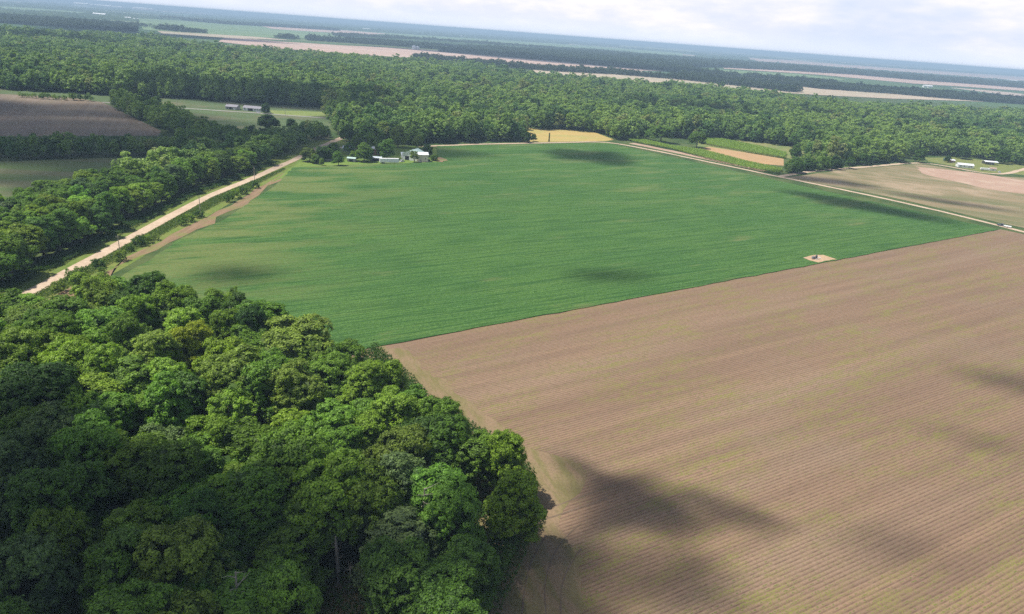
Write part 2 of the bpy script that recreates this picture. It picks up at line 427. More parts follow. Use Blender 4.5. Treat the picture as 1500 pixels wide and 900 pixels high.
sheet('field_headland', ragged(hp, 3, .9, 3), .035, M_HEAD, 'weedy olive headland curving round the edge of the near wood')
M_TRACK = mat_ground('wet_wheel_ruts', [(.17,.125,.085),(.21,.15,.105),(.15,.11,.07)], .3, 1.5, None, .1)
for i_, (pp_, w_) in enumerate([([(772,757),(800,746),(840,732),(880,718),(925,703)], .4), ([(776,768),(810,757),(850,744),(890,730)], .45), ([(800,905),(796,860),(806,820),(824,790),(850,768)], .28),
                  ([(822,905),(820,865),(832,830),(852,804)], .25), ([(783,800),(790,775),(790,752),(775,735)], .4), ([(764,905),(768,860),(778,820),(800,785)], .3)]):
    band('wheel_rut', pp_, w_, .05, M_TRACK, 'dark wheel rut curving over the headland by the near wood', wob=.12, seed=60 + i_)
green = np.array([E0 - u * 75, *[E0 + (E1 - E0) * k for k in (0.0, 1.0)], *poly_px([(888,209.5),(640,214.5),(640,232),(652,238),(470,243.5),(430,246),(404,272),(365,298),(325,324),(262,352),(225,378),(190,398),(150,425)])])
sheet('soybean_field', ragged(green, 4, .35, 5), .30, M_GREEN, 'large dark green soybean field in the middle of the picture', thick=.27)
M_STRIP = mat_ground('reddish_soil', [(.29,.19,.115),(.23,.155,.09),(.19,.21,.06)], .09, 1.0, (math.radians(90), .04, .5), .15)
band('soil_strip', [(60,455),(100,432),(150,405),(200,378),(260,345),(330,310),(392,272),(428,250)], 5.5, .05, M_STRIP, 'bare reddish strip between the dirt road verge and the soybean field', wob=3.2)
M_VERGE = mat_ground('verge_grass', [(.15,.21,.04),(.20,.22,.055),(.10,.16,.03)], .08, .9, None, .3)
band('road_verge', [(20,452),(75,413),(150,372),(230,328),(300,290),(370,262),(440,230),(497,204)], 34, .028, M_VERGE, 'yellow green grass verge along both sides of the dirt road', wob=1)
M_SAND = mat_ground('pale_sand', [(.56,.43,.31),(.46,.34,.24),(.60,.48,.36)], .12, 1.0, None, .1, (.40,.30,.21))
road = [(-60,482),(20,442),(75,413),(150,372),(230,328),(300,290),(370,262),(440,230),(470,215),(499,203),(540,187)]
band('dirt_road', road, 5.8, .075, M_SAND, 'pale sandy dirt road running along the left tree belt', wob=.5)
track = [(612,215),(700,211.5),(780,210),(888,207.5),(960,221),(1040,238),(1140,259),(1220,275),(1300,292),(1380,310),(1460,330),(1520,345),(1700,392)]
band('farm_track', track, 5.0, .085, M_SAND, 'pale farm track along the far and right sides of the soybean field', wob=.7)
band('homestead_track', [(1140,259.5),(1180,252),(1240,247),(1290,243),(1330,239),(1358,238),(1400,246),(1440,255),(1470,256),(1490,251),(1520,243)], 5.5, .095, M_SAND, 'pale curved driveway below the small homestead on the right', wob=.7)
M_PINK = mat_ground('pink_soil', [(.46,.31,.23),(.38,.25,.18),(.50,.38,.28)], .05, 1.0, (math.radians(-52), .02, .3), .1)
band('soil_margin', [(925,210),(980,221),(1060,238),(1120,251)], 11, .06, M_PINK, 'pinkish bare margin beside the farm track', wob=.8)
M_RIGHT = mat_ground('stubble', [(.27,.21,.12),(.15,.16,.07),(.40,.30,.20)], .02, .8, (math.radians(-25), .006, .07), .15)
rf = poly_px([(1150,260.5),(1235,249),(1290,245),(1330,241.5),(1358,241),(1400,249),(1440,258),(1490,260),(1540,262),(1720,300),(1700,385),(1500,334),(1462,326),(1380,306),(1300,288)])
sheet('stubble_field', ragged(rf, 14, .4, 8), .05, M_RIGHT, 'tan and green striped field on the right beyond the farm track')
sheet('bare_patch', ragged(poly_px([(1340,244),(1420,252),(1500,265),(1560,278),(1560,300),(1500,284),(1440,276),(1390,264),(1350,254)]), 12, 2.0, 9), .07, M_PINK, 'pale pink bare streak across the striped field at right')
M_YEL = mat_ground('ripe_grass', [(.50,.36,.13),(.42,.33,.12),(.36,.36,.11)], .03, 1.0, (math.radians(30), .01, .12), .2)
sheet('yellow_field', poly_px([(770,188),(830,190),(868,193),(900,205),(888,206.8),(780,208.5),(765,208)]), .05, M_YEL, 'small golden yellow field at the top of the soybean field')
sheet('tan_plot', poly_px([(1008,219),(1040,215.5),(1100,225),(1148,233),(1148,243),(1110,240),(1050,228)]), .05, mat_ground('tan_soil', [(.48,.30,.15),(.42,.27,.14),(.44,.33,.17)], .05), 'orange tan plot between two rows of tall corn')
M_PAST = mat_ground('pasture_grass', [(.105,.150,.060),(.085,.125,.050),(.17,.155,.09)], .02, .8, (math.radians(10), .006, .05), .2)
sheet('corner_field', ragged(poly_px([(1030,203),(1120,209),(1180,218),(1178,236),(1140,230),(1020,214)]), 12, 1, 4), .04, mat_ground('meadow_grass', [(.24,.24,.09),(.15,.21,.06),(.28,.25,.12)], .03), 'pale green meadow behind the corn rows')
sheet('farm_lawn', ragged(poly_px([(395,268),(432,243),(440,228),(500,215),(620,213),(652,222),(658,235),(640,241),(470,244)]), 10, 1, 5), .06, mat_ground('lawn_grass', [(.15,.24,.04),(.19,.26,.055),(.11,.17,.035)], .08), 'bright green lawn round the farmstead')
band('farm_driveway', [(470,215),(492,216.5),(512,216.5),(530,219)], 6, .11, M_SAND, 'short pale driveway from the dirt road into the farmstead')
sheet('soil_patch', ragged(poly_px([(632,231),(645,231),(656,236),(648,238.5),(636,236)]), 4, .6, 6), .34, M_STRIP, 'small orange bare patch beside the barn')
sheet('pump_pad', ragged(poly_px([(1176,378.5),(1193,374.5),(1206,374.5),(1226,381),(1198,385.5)]), 3, .7, 7), .34, mat_ground('pad_sand', [(.50,.34,.20),(.44,.30,.19),(.52,.40,.28)], .2), 'pale bare square round the irrigation pump')
sheet('right_lawn', ragged(poly_px([(1355,231),(1400,231),(1500,240),(1560,246),(1560,262),(1470,254),(1440,254),(1400,244),(1360,237)]), 10, 1, 15), .045, mat_ground('lawn_grass_dry', [(.19,.22,.06),(.22,.23,.075),(.13,.16,.05)], .06), 'yellow green lawn round the small homestead on the right')
# left fields
M_PURP = mat_brown('grey_brown_soil', 0, math.radians(115), 1, .25, ((.30,.245,.19),(.23,.185,.14)))
sheet('grey_field', poly_px([(-120,126),(0,138),(100,143),(150,150),(236,192),(232,199),(0,200),(-120,200)]), .05, M_PURP, 'grey brown ploughed field at far left under cloud shade')
sheet('left_meadow', poly_px([(-160,236),(0,237),(235,229),(300,226),(300,250),(160,300),(0,345),(-260,430)]), .05, mat_ground('shaded_meadow', [(.13,.19,.06),(.18,.18,.09),(.10,.16,.045)], .01, .7, (math.radians(10), .006, .06), .2), 'dull green meadow between the dark hedge and the roadside tree belt')
sheet('left_pasture', poly_px([(-140,122),(0,130),(130,138),(230,142),(480,157),(486,170),(482,205),(300,205),(150,152),(100,144),(0,139),(-140,128)]), .04, M_PAST, 'green pasture in front of the long forest edge at left')
sheet('light_strip', poly_px([(395,162),(440,163),(484,165),(484,171),(440,170),(400,168)]), .07, mat_ground('light_grass', [(.20,.25,.07),(.24,.27,.09),(.16,.22,.06)], .03), 'lighter yellow green strip in the pasture at left')
band('gravel_lane', [(150,150),(230,156),(300,161),(350,164),(420,169),(486,174),(520,177)], 4.5, .10, mat_ground('gravel', [(.36,.34,.31),(.32,.30,.27),(.42,.39,.35)], .2), 'thin pale lane crossing the pasture behind the houses')
# far fields
fc = lambda n, a, b_, c: mat_ground(n, [a, b_, c], .004, .05, (math.radians(-18), .0008, .01), .0)
M_FP = fc('far_pink_soil', (.52,.37,.30), (.46,.33,.27), (.55,.42,.35)); M_FG = fc('far_crop', (.16,.25,.11), (.20,.28,.13), (.12,.20,.09)); M_FT = fc('far_tan_soil', (.50,.40,.30), (.40,.34,.24), (.35,.34,.22))
M_FB = fc('far_dark_crop', (.08,.15,.08), (.10,.17,.09), (.06,.12,.06))
FAR = [
 ('pink_field', M_FP, 1.2, [(330,55),(420,62),(500,67),(620,73),(700,79),(800,87),(900,96),(975,105),(900,104),(800,99),(700,93),(620,87),(500,79),(400,71),(320,62)], 'long pale pink bare field beyond the forest'),
 ('tan_field', M_FT, 1.0, [(780,103),(900,108),(1000,115),(1100,121),(1200,129),(1300,137),(1450,150),(1380,147.5),(1300,145),(1200,140),(1100,134),(1000,126),(900,118),(790,111)], 'long pale tan field behind the forest at right'),
 ('light_crop_field', M_FG, .8, [(200,27),(330,34),(450,41),(560,48),(700,57),(860,67),(1000,78),(1000,81.5),(860,73),(700,65),(560,58),(470,57),(400,56),(300,50),(210,44)], 'wide light green crop field far behind the pink field'),
 ('far_pink_field', M_FP, 1.6, [(380,38),(500,44.5),(570,50),(540,51),(460,47),(400,43)], 'small pink field far off inside the light green crop'),
 ('far_tan_field', M_FT, 1.5, [(230,46),(300,50),(380,55),(430,60),(330,56),(240,51)], 'narrow tan field at far left beyond the forest'),
 ('far_right_field', M_FP, 1.2, [(1095,86),(1150,88),(1250,96),(1400,106),(1560,117),(1560,124),(1400,113),(1250,102),(1110,92)], 'hazy pale field near the horizon at right'),
 ('far_right_strip', M_FP, 1.0, [(1060,98),(1150,102),(1250,109),(1340,116),(1420,121),(1560,133),(1560,138),(1420,128),(1340,123),(1200,110),(1060,101)], 'pale pink strip between two dark tree belts at right'),
 ('far_green_field', M_FG, 1.0, [(1060,103),(1170,109),(1240,117),(1220,120),(1130,116),(1060,111)], 'light green field between tree belts at right'),
 ('far_blue_crop', M_FB, .8, [(860,94),(1000,106),(1200,124),(1260,130),(1200,131),(1100,122),(1000,114),(940,105)], 'dark blue green crop field at right beyond the pink field'),
 ('far_left_field', M_FG, 1.0, [(-60,6),(60,13),(130,19),(120,22),(50,18),(-60,12)], 'thin pale green field near the horizon at far left'),
]
far_polys = []
for n_, mt, z_, pp, lb in FAR:
    P_ = poly_px(pp); far_polys.append(P_); sheet(n_, P_, z_, mt, lb)

# further parcels of the plain, thin with distance: one sheet object
r_f = np.random.default_rng(21); vs_, fs_ = [], []; tints = []
for k in range(150):
    rr_ = 4200 * math.exp(r_f.uniform(0, 1.75)); th0 = r_f.uniform(-.75, .75); cx_, cy_ = rr_ * math.sin(th0), rr_ * math.cos(th0)
    Lx, Ly = r_f.uniform(500, 1500) * (rr_ / 6000) ** .4, r_f.uniform(500, 1300) * (rr_ / 6000) ** .8; a_ = math.radians(-8) + r_f.normal(0, .05)
    q = np.array([(-Lx, -Ly), (Lx, -Ly), (Lx, Ly), (-Lx, Ly)]) / 1.0 * .6; ca_, sa_ = math.cos(a_), math.sin(a_)
    q = np.stack([q[:, 0] * ca_ - q[:, 1] * sa_ + cx_, q[:, 0] * sa_ + q[:, 1] * ca_ + cy_], 1)
    if any(inside(q, fp_).any() or inside(fp_, q).any() for fp_ in far_polys): continue
    far_polys.append(q); o = len(vs_); vs_ += [(p_[0], p_[1], 1.4) for p_ in q]; fs_.append((o, o+1, o+2, o+3)); tints.append(r_f.uniform())
m, t, b = new_mat('far_parcels'); at = t.new('ShaderNodeAttribute', attribute_name='tint').outputs['Fac']
c_ = t.mix(t.smooth(at, .25, .3), (.16,.25,.11), (.30,.34,.17)); c_ = t.mix(t.smooth(at, .5, .55), c_, (.58,.46,.38)); c_ = t.mix(t.smooth(at, .8, .84), c_, (.10,.17,.08))
t.put(b.inputs['Base Color'], c_)
me = quads_mesh('far_parcels', np.array([[vs_[i] for i in f] for f in fs_]), np.array(tints))
tag(link('far_parcels', me, m), 'thin pale and green fields scattered over the far plain', kind='structure')

# ------------------------------------------------------------ clouds overhead: real cloud volumes that shade the land
CV, CF = [], []
def cloud(cx, cy, rx, ry, rot, thick, h=1500.0, seed=0):
    """lens shaped cloud whose shadow falls on ground point (cx, cy)"""
    r = np.random.default_rng(seed); c = np.array([cx, cy, 0]) + SUN_DIR * (h / SUN_DIR[2])
    A = 48; Rr = 9; ph = r.uniform(0, 6.28, 6); am = r.uniform(.03, .085, 6)
    o = len(CV); ca, sa = math.cos(rot), math.sin(rot)
    def pt(a, q, s_):
        k = 1 + sum(am[i] * math.sin((i + 2) * a + ph[i]) for i in range(6))
        X, Y = rx * q * k * math.cos(a), ry * q * k * math.sin(a)
        bump_ = 1 + .35 * math.sin(3 * a + ph[0]) * q + .25 * math.sin(5 * q * 3 + 2 * a + ph[1])
        z_ = s_ * thick / 14 * max(0, (1 - q * q)) ** 1.5 * 1.15 * bump_
        return (c[0] + X * ca - Y * sa, c[1] + X * sa + Y * ca, c[2] + z_)
    CV.append(pt(0, 0, 1)); CV.append(pt(0, 0, -1))
    for j in range(1, Rr):
        for i in range(A): CV.append(pt(i * 2 * math.pi / A, j / Rr, 1))
    for i in range(A): CV.append(pt(i * 2 * math.pi / A, 1, 0))
    for j in range(1, Rr):
        for i in range(A): CV.append(pt(i * 2 * math.pi / A, j / Rr, -1))
    top = lambda j, i: o + 2 + (j - 1) * A + i % A
    bot = lambda j, i: top(j, i) if j == Rr else o + 2 + Rr * A + (j - 1) * A + i % A
    for i in range(A):
        CF.append((o, top(1, i), top(1, i + 1))); CF.append((o + 1, bot(1, i + 1), bot(1, i)))
        for j in range(1, Rr):
            CF.append((top(j, i), top(j + 1, i), top(j + 1, i + 1), top(j, i + 1)))
            CF.append((bot(j, i), bot(j, i + 1), bot(j + 1, i + 1), bot(j + 1, i)))
def cl(px, py, rx, ry, rot, th, z=0, **k):
    p = G(px, py, z); cloud(p[0], p[1], rx, ry, math.radians(rot), th, **k)
cl(200, 810, 66, 33, 8, 300, z=15, h=900, seed=1)                      # lower left wood
cl(40, 640, 30, 20, 10, 160, z=15, h=1000, seed=21)
cl(950, 740, 21, 15, 0, 125, h=600, seed=2); cl(1065, 748, 17, 7, -30, 60, h=600, seed=41); cl(862, 692, 14, 5, -40, 55, h=500, seed=3); cl(835, 850, 19, 19, 40, 150, h=700, seed=30); cl(980, 850, 20, 13, 0, 55, h=700, seed=42)
cl(1430, 645, 18, 5, -20, 40, seed=4); cl(1490, 562, 24, 12, -15, 42, seed=5); cl(1310, 800, 16, 7, 0, 40, seed=6)
cl(868, 230, 52, 46, 0, 95, h=1100, seed=7); cl(1262, 302, 68, 24, -38, 110, h=1000, seed=8)
cl(345, 403, 22, 15, 0, 55, seed=9); cl(895, 405, 28, 12, 10, 45, seed=10)
cl(1200, 264, 55, 22, -20, 110, seed=11); cl(1390, 296, 60, 14, -30, 60, seed=31)
cl(120, 205, 260, 130, 12, 300, h=1500, seed=12); cl(90, 262, 55, 60, 30, 85, h=1200, seed=50); cl(90, 168, 190, 110, 0, 90, h=1500, seed=51)                # left fields and hedge
cloud(-330, 905, 250, 60, 0.0, 240, h=1700, seed=13)            # front of the far left forest
cloud(-640, 640, 190, 170, 0.3, 240, h=1700, seed=32)
cl(290, 84, 200, 60, 0, 120, seed=33)
cl(240, 52, 520, 170, 20, 240, h=1800, seed=14)
cl(40, 62, 300, 90, 0, 160, h=1800, seed=15)
cl(760, 86, 900, 170, -20, 160, h=2000, seed=16); cl(1350, 138, 700, 160, -15, 200, h=2000, seed=17)
cl(540, 176, 55, 50, 0, 160, h=1500, seed=18)
cl(1000, 170, 130, 70, 0, 100, h=1700, seed=19); cl(1250, 185, 150, 60, 0, 90, h=1700, seed=20)
me = bpy.data.meshes.new('clouds'); me.from_pydata(CV, [], CF); me.update()
bm = bmesh.new(); bm.from_mesh(me); bmesh.ops.recalc_face_normals(bm, faces=bm.faces); bm.to_mesh(me); bm.free()
mc = bpy.data.materials.new('cloud_vapour'); mc.use_nodes = True; tcl = NT(mc.node_tree); tcl.n.clear()
o_ = tcl.new('ShaderNodeOutputMaterial'); pv = tcl.new('ShaderNodeVolumePrincipled'); pv.inputs['Color'].default_value = (1, 1, 1, 1); pv.inputs['Density'].default_value = .155
tcl.l.new(pv.outputs[0], o_.inputs['Volume'])
tag(link('clouds', me, mc), 'broken white clouds overhead that shade patches of the land', kind='stuff')

# ------------------------------------------------------------ haze
mh = bpy.data.materials.new('haze_air'); mh.use_nodes = True; th_ = NT(mh.node_tree); th_.n.clear()
o_ = th_.new('ShaderNodeOutputMaterial'); pv = th_.new('ShaderNodeVolumePrincipled')
pv.inputs['Color'].default_value = (.56, .78, 1.0, 1); pv.inputs['Density'].default_value = .00015; pv.inputs['Anisotropy'].default_value = 0.0
th_.l.new(pv.outputs[0], o_.inputs['Volume'])
tag(MB().box(-46000, 46000, -46000, 46000, -1, 106).build('haze', mh), 'thin blue air haze that fades the far plain', kind='stuff')

# ------------------------------------------------------------ tree meshes
def unit(v): return v / (np.linalg.norm(v, axis=-1, keepdims=True) + 1e-9)
def crown_points(r, R=7.0, z0=5.0, z1=20.0, nlobe=11, nclump=230, shape='dome'):
    """centres and outward directions of leaf clumps over a billowing crown"""
    H = z1 - z0; C = [np.array([0, 0, z0 + H * .5])]; Rl = [min(R, H / 2) * .72]
    for i in range(nlobe):
        a = i * 2.399 + r.uniform(-.4, .4); q = math.sqrt((i + .5) / nlobe)
        rr = R * (.30 + .42 * q) * r.uniform(.72, 1.25) * (.8 if shape == 'oval' else 1)
        hz = z0 + H * (.86 - (.50 if shape == 'dome' else .62) * q ** 1.6 + r.uniform(-.11, .10))
        C.append(np.array([math.cos(a) * rr, math.sin(a) * rr, hz])); Rl.append(R * r.uniform(.22, .42))
    for i in range(int(nlobe * .6)):
        a = i * 2.1 + r.uniform(-.4, .4); rr = R * r.uniform(.6, .8)
        C.append(np.array([math.cos(a) * rr, math.sin(a) * rr, z0 + H * r.uniform(.12, .32)])); Rl.append(R * r.uniform(.24, .36))
    C = np.array(C); Rl = np.array(Rl)
    n = nclump * 5; k = r.choice(len(C), n, p=Rl ** 2 / (Rl ** 2).sum())
    d = unit(r.normal(size=(n, 3))); d[:, 2] = np.where(d[:, 2] < -.45, -d[:, 2], d[:, 2])
    P = C[k] + d * Rl[k][:, None] * r.uniform(.86, 1.06, (n, 1))
    D = np.linalg.norm(P[:, None] - C[None], axis=2) / Rl[None]; D[np.arange(n), k] = 9
    ok = D.min(1) > .90
    P, d = P[ok], d[ok]
    hole = np.sin(P[:, 0] * 1.1 + r.uniform(0, 6)) + np.sin(P[:, 1] * 1.3 + r.uniform(0, 6)) + np.sin(P[:, 2] * 1.2 + r.uniform(0, 6))
    P, d = P[hole > -1.75], d[hole > -1.75]
    # thin out by spacing
    keep = []; mind = 1.1 * math.sqrt(R * H / nclump) * .95
    for i in range(len(P)):
        if len(keep) >= nclump: break
        if not keep or np.min(np.linalg.norm(P[keep] - P[i], axis=1)) > mind * .62: keep.append(i)
    return P[keep], unit(d[keep] + np.array([0, 0, .35])), C, Rl
def crown_mesh(name, seed, R=7.0, z0=5.0, z1=20.0, nclump=230, nleaf=60, clr=1.15, leaf=.42, nlobe=11, shape='dome', inner=True):
    r = np.random.default_rng(seed)
    P, D, C, Rl = crown_points(r, R, z0, z1, nlobe, nclump, shape)
    n = len(P); ct = r.uniform(0, 1, n)
    cr = clr * r.uniform(.75, 1.25, n)
    idx = np.repeat(np.arange(n), nleaf)
    dd = unit(r.normal(size=(len(idx), 3)) + D[idx] * 1.15)
    rad_ = r.uniform(.5, 1.05, len(idx)); rad_ = np.where(r.uniform(size=len(idx)) < .10, rad_ * 1.45, rad_)
    pos = P[idx] + dd * (cr[idx] * rad_ ** .8)[:, None] * np.array([1, 1, .72])
    nrm = unit(dd + np.array([0, 0, .25]) + r.normal(size=dd.shape) * .42)
    a = unit(np.cross(nrm, r.normal(size=nrm.shape))); b_ = np.cross(nrm, a)
    s = leaf * r.uniform(.65, 1.35, (len(idx), 1))
    Q = np.stack([pos - a * s, pos - b_ * s * .55, pos + a * s, pos + b_ * s * .55], 1)
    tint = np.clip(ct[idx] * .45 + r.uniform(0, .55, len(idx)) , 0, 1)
    if inner:     # coarse leaves deeper in, all at the darkest tint to imitate inner shade
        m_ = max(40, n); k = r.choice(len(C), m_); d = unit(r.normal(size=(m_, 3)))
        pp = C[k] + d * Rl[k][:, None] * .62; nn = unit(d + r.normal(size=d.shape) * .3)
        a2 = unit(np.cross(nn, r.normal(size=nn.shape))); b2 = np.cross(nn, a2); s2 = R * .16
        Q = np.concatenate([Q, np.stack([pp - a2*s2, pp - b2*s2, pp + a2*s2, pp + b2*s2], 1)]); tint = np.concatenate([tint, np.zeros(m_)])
    return quads_mesh(name, Q, tint)
def trunk_mesh(name, seed, R=7.0, z0=5.0, z1=20.0, r0=.42):
    r = np.random.default_rng(seed); mb = MB(); zt = z0 + (z1 - z0) * .62
    mb.tube([(0,0,-.3),(0,0,.5),(.1,.05,z0*.6),(.05,-.1,z0+1),(0,.1,zt)], [r0*1.5,r0*1.05,r0*.85,r0*.7,r0*.25], 9)
    for i in range(8):
        a = i * 2.4 + r.uniform(-.3, .3); zb = z0 * .8 + (zt - z0) * r.uniform(.0, .75); L = R * r.uniform(.6, .95)
        p0 = np.array([0, 0, zb]); p1 = p0 + np.array([math.cos(a)*L*.45, math.sin(a)*L*.45, L*.28]); p2 = p0 + np.array([math.cos(a)*L, math.sin(a)*L, L*.62])
        mb.tube([p0, p1, p2], [r0*.42, r0*.27, r0*.07], 6)
    me = bpy.data.meshes.new(name); me.from_pydata(mb.v, [], mb.f); me.update(); me.materials.append(M_BARK); return me

NEAR = []   # (crown mesh, trunk mesh)
for i in range(6):
    NEAR.append((crown_mesh('crown', 100+i, nclump=360, nleaf=56, nlobe=14+i%4*2, clr=1.0, leaf=.26), trunk_mesh('trunk', 200+i)))
for i in range(3):
    NEAR.append((crown_mesh('crown', 120+i, R=5.6, z0=3.0, z1=20, nclump=340, nleaf=54, nlobe=16, clr=.95, leaf=.25, shape='oval'), trunk_mesh('trunk', 220+i, 5.6, 3.0)))
NEAR.append((crown_mesh('crown', 140, nclump=150, nleaf=50, nlobe=9, clr=1.0, leaf=.28), trunk_mesh('trunk', 240)))   # open ragged crown
for i in range(3): NEAR.append((crown_mesh('crown', 160+i, z0=1.2, z1=20, nclump=380, nleaf=46, nlobe=15, clr=1.1, leaf=.32), trunk_mesh('trunk', 260+i, 7.0, 1.5)))
BUSH = [crown_mesh('foliage', 150+i, R=2.2, z0=.0, z1=3.4, nclump=46, nleaf=34, nlobe=6, clr=.55, leaf=.17) for i in range(3)]
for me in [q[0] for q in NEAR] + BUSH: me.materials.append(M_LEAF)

def make_tree(x, y, var, r_, h_, color, name='broadleaf_tree', label='', group=None, cat='tree', crown_only=False):
    root = empty(name, (x, y, 0), rng.uniform(0, 6.28))
    cm, tm = NEAR[var]; base = 7.0 if var < 6 or var > 8 else 5.6
    for nm, me in (('crown', cm), ('trunk', tm)):
        if nm == 'trunk' and crown_only: continue
        c = bpy.data.objects.new(nm, me); COL.objects.link(c); c.parent = root; c.color = (*color, 1)
    root.scale = (r_ / base * rng.uniform(.86, 1.1), r_ / base * rng.uniform(.9, 1.16), h_ / 20.0)
    root.rotation_euler = (rng.normal(0, .045), rng.normal(0, .045), root.rotation_euler.z)
    tag(root, label, cat, group); return root
def pc(px, py, z=14.0): return G(px, py, z)[:2]

# colours (linear base colour of the leaves)
GR = dict(mid=(.095,.165,.024), bright=(.140,.215,.026), deep=(.060,.120,.020), dark=(.042,.088,.020), olive=(.150,.205,.040),
          yellow=(.215,.250,.022), lime=(.170,.270,.040), blue=(.090,.140,.060), rust=(.105,.145,.028), fresh=(.110,.205,.034))
NAMED = []  # (x, y, radius)
def named(px, py, r_, h_, var, colname, label, z=None):
    p = pc(px, py, h_ * .68 if z is None else z); NAMED.append((p[0], p[1], r_))
    make_tree(p[0], p[1], var, r_, h_, GR[colname], label=label)
named(428, 500, 10.5, 20, 0, 'olive', 'widest olive tipped domed tree at the edge of the soybean field')
named(278, 508, 6.8, 19, 1, 'yellow', 'golden yellow crowned tree in the upper part of the near wood')
named(438, 572, 7.5, 20, 2, 'olive', 'pale olive domed tree just below the widest domed tree')
named(243, 545, 5.6, 19, 6, 'lime', 'bright light green tree just below the golden yellow crown')
named(338, 598, 6.3, 18, 9, 'lime', 'ragged lime green vine covered tree in the middle of the near wood')
named(430, 682, 9.3, 22, 3, 'mid', 'large mid green domed tree left of the rust tinted tree')
named(586, 660, 7.2, 21, 4, 'rust', 'rust tinted dark olive tree in the right half of the near wood')
named(736, 665, 5.4, 18, 5, 'bright', 'bright green tree jutting furthest right over the ploughed field')
named(668, 752, 6.0, 19, 0, 'fresh', 'round fresh green tree at the lower right of the wood, left of the field')
named(85, 742, 8.6, 22, 1, 'deep', 'large dark brownish domed tree in the shaded lower left wood')
named(30, 690, 6.0, 21, 2, 'blue', 'pale blue grey tree at the left border of the near wood')
named(16, 850, 6.5, 23, 3, 'blue', 'blue green tree in the lower left corner of the wood')
named(212, 425, 6.8, 21, 4, 'deep', 'tall dark tree at the top corner of the near wood by the reddish soil strip')
named(338, 446, 5.6, 18, 9, 'bright', 'thin ragged tree with gaps standing against the soybean field')
named(55, 575, 9.5, 21, 5, 'dark', 'broad dark green tree in cloud shade at the left border')
named(535, 560, 6.2, 19, 7, 'bright', 'bright green tree at the corner where both big fields meet')
named(508, 532, 5.6, 17, 1, 'mid', 'mid green tree at the wood corner, just above the one where both fields meet')
named(566, 556, 5.8, 17, 5, 'bright', 'bright green tree on the wood edge, second from where both fields meet')
named(640, 612, 5.8, 17, 3, 'mid', 'mid green tree on the wood edge above the one jutting furthest right')
named(604, 590, 5.4, 16, 8, 'fresh', 'small fresh green tree at the wood edge beside the weedy headland')
named(745, 735, 5.6, 17, 2, 'bright', 'broad bright tree directly below the one jutting furthest right')

# other trees of the near wood: each is named by its tone, size and where it stands next to a tree one can pick out
ANCH = [(428,500,'widest olive tipped dome'),(278,508,'golden yellow crown'),(438,572,'pale olive dome'),(243,545,'bright light green crown'),(338,598,'ragged lime green crown'),
 (430,682,'large mid green dome'),(586,660,'rust tinted crown'),(736,665,'crown jutting furthest right'),(668,752,'round fresh green crown'),(85,742,'large brownish dome'),
 (30,690,'pale blue grey crown'),(212,425,'tall dark tree at the top corner'),(338,446,'ragged tree against the soybeans'),(494,805,'grey broken trunk'),
 (535,560,'tree where both big fields meet'),(745,735,'lowest tree jutting right'),(345,838,'bare pale branches'),(80,415,'near end of the dirt road'),(16,850,'blue green corner tree')]
USED = set()
def where(a, b_, tone, r_):
    size = 'small' if r_ < 7.0 else ('large' if r_ > 8.0 else 'medium')
    cand = sorted(ANCH, key=lambda q: math.hypot(q[0] - a, (q[1] - b_) * 1.3))
    for q in cand[:5]:
        dx, dy = a - q[0], b_ - q[1]; far_ = math.hypot(dx, dy) > 75
        hz = 'right' if dx > 0 else 'left'; vt = 'below' if dy > 0 else 'above'
        if abs(dx) > 2.2 * abs(dy): pos = f'{hz} of'
        elif abs(dy) > 2.2 * abs(dx): pos = vt
        else: pos = f'{vt} and {hz} of'
        for form in (f'{tone} tree {"further" if far_ else "just"} {pos} the {q[2]}', f'{size} {tone} tree {"further" if far_ else "just"} {pos} the {q[2]}'):
            if form not in USED and len(form.split()) <= 16: USED.add(form); return form
    return f'{size} {tone} tree among the crowns round the {cand[0][2]}'
def fill_wood():
    sil = poly_px([(-40,430),(0,428),(60,432),(110,430),(170,410),(240,425),(275,445),(330,448),(385,470),(475,486),(510,506),(572,534),(622,562),(655,598),(735,640),(764,684),(766,740),(752,800),(728,860),(700,930),(650,1010),(300,1010),(-60,960),(-120,700)], 14.0)
    P = scatter(sil, 10.4, .40)
    for p in P:
        if 474 < PX([p[0], p[1], 12])[0][0] < 584 and 742 < PX([p[0], p[1], 12])[1][0] < 915: continue
        if any(math.hypot(p[0] - q[0], p[1] - q[1]) < q[2] * .60 + 3.4 for q in NAMED): continue
        r_ = rng.uniform(5.6, 8.6); h_ = rng.uniform(14.0, 21.5)
        a, b_ = PX([p[0], p[1], h_ * .7]); a, b_ = a[0], b_[0]
        if a > 500 and b_ < 640: h_ = min(h_, 18)
        tone = rng.choice(['bright', 'mid', 'deep'], p=[.42, .38, .20])
        if b_ > 770 and tone == 'bright': tone = 'mid'
        cn = {'bright': rng.choice(['bright','fresh','lime'], p=[.6,.3,.1]), 'mid': rng.choice(['mid','fresh','mid','mid','olive']), 'deep': rng.choice(['deep','dark','blue'], p=[.6,.28,.12])}[tone]
        v = tuple(np.array(GR[cn]) * rng.uniform(.85, 1.18) * rng.uniform([.9,.97,.9],[1.12,1.03,1.1]))
        if a < -30 or b_ > 960: continue
        if a > 640 and b_ > 820: p = (p[0] - 5.0, p[1] + 2.0); r_ = 5.6; h_ = 16.0; tone = 'deep'; v = GR['deep']; a -= 40
        lb = where(a, b_, {'bright': 'bright green', 'mid': 'mid green', 'deep': 'dark green'}[tone], r_)
        make_tree(p[0], p[1], int(rng.integers(0, 9)), r_, h_, v, label=lb, group='trees of the near wood')
    return len(P)
fill_wood()

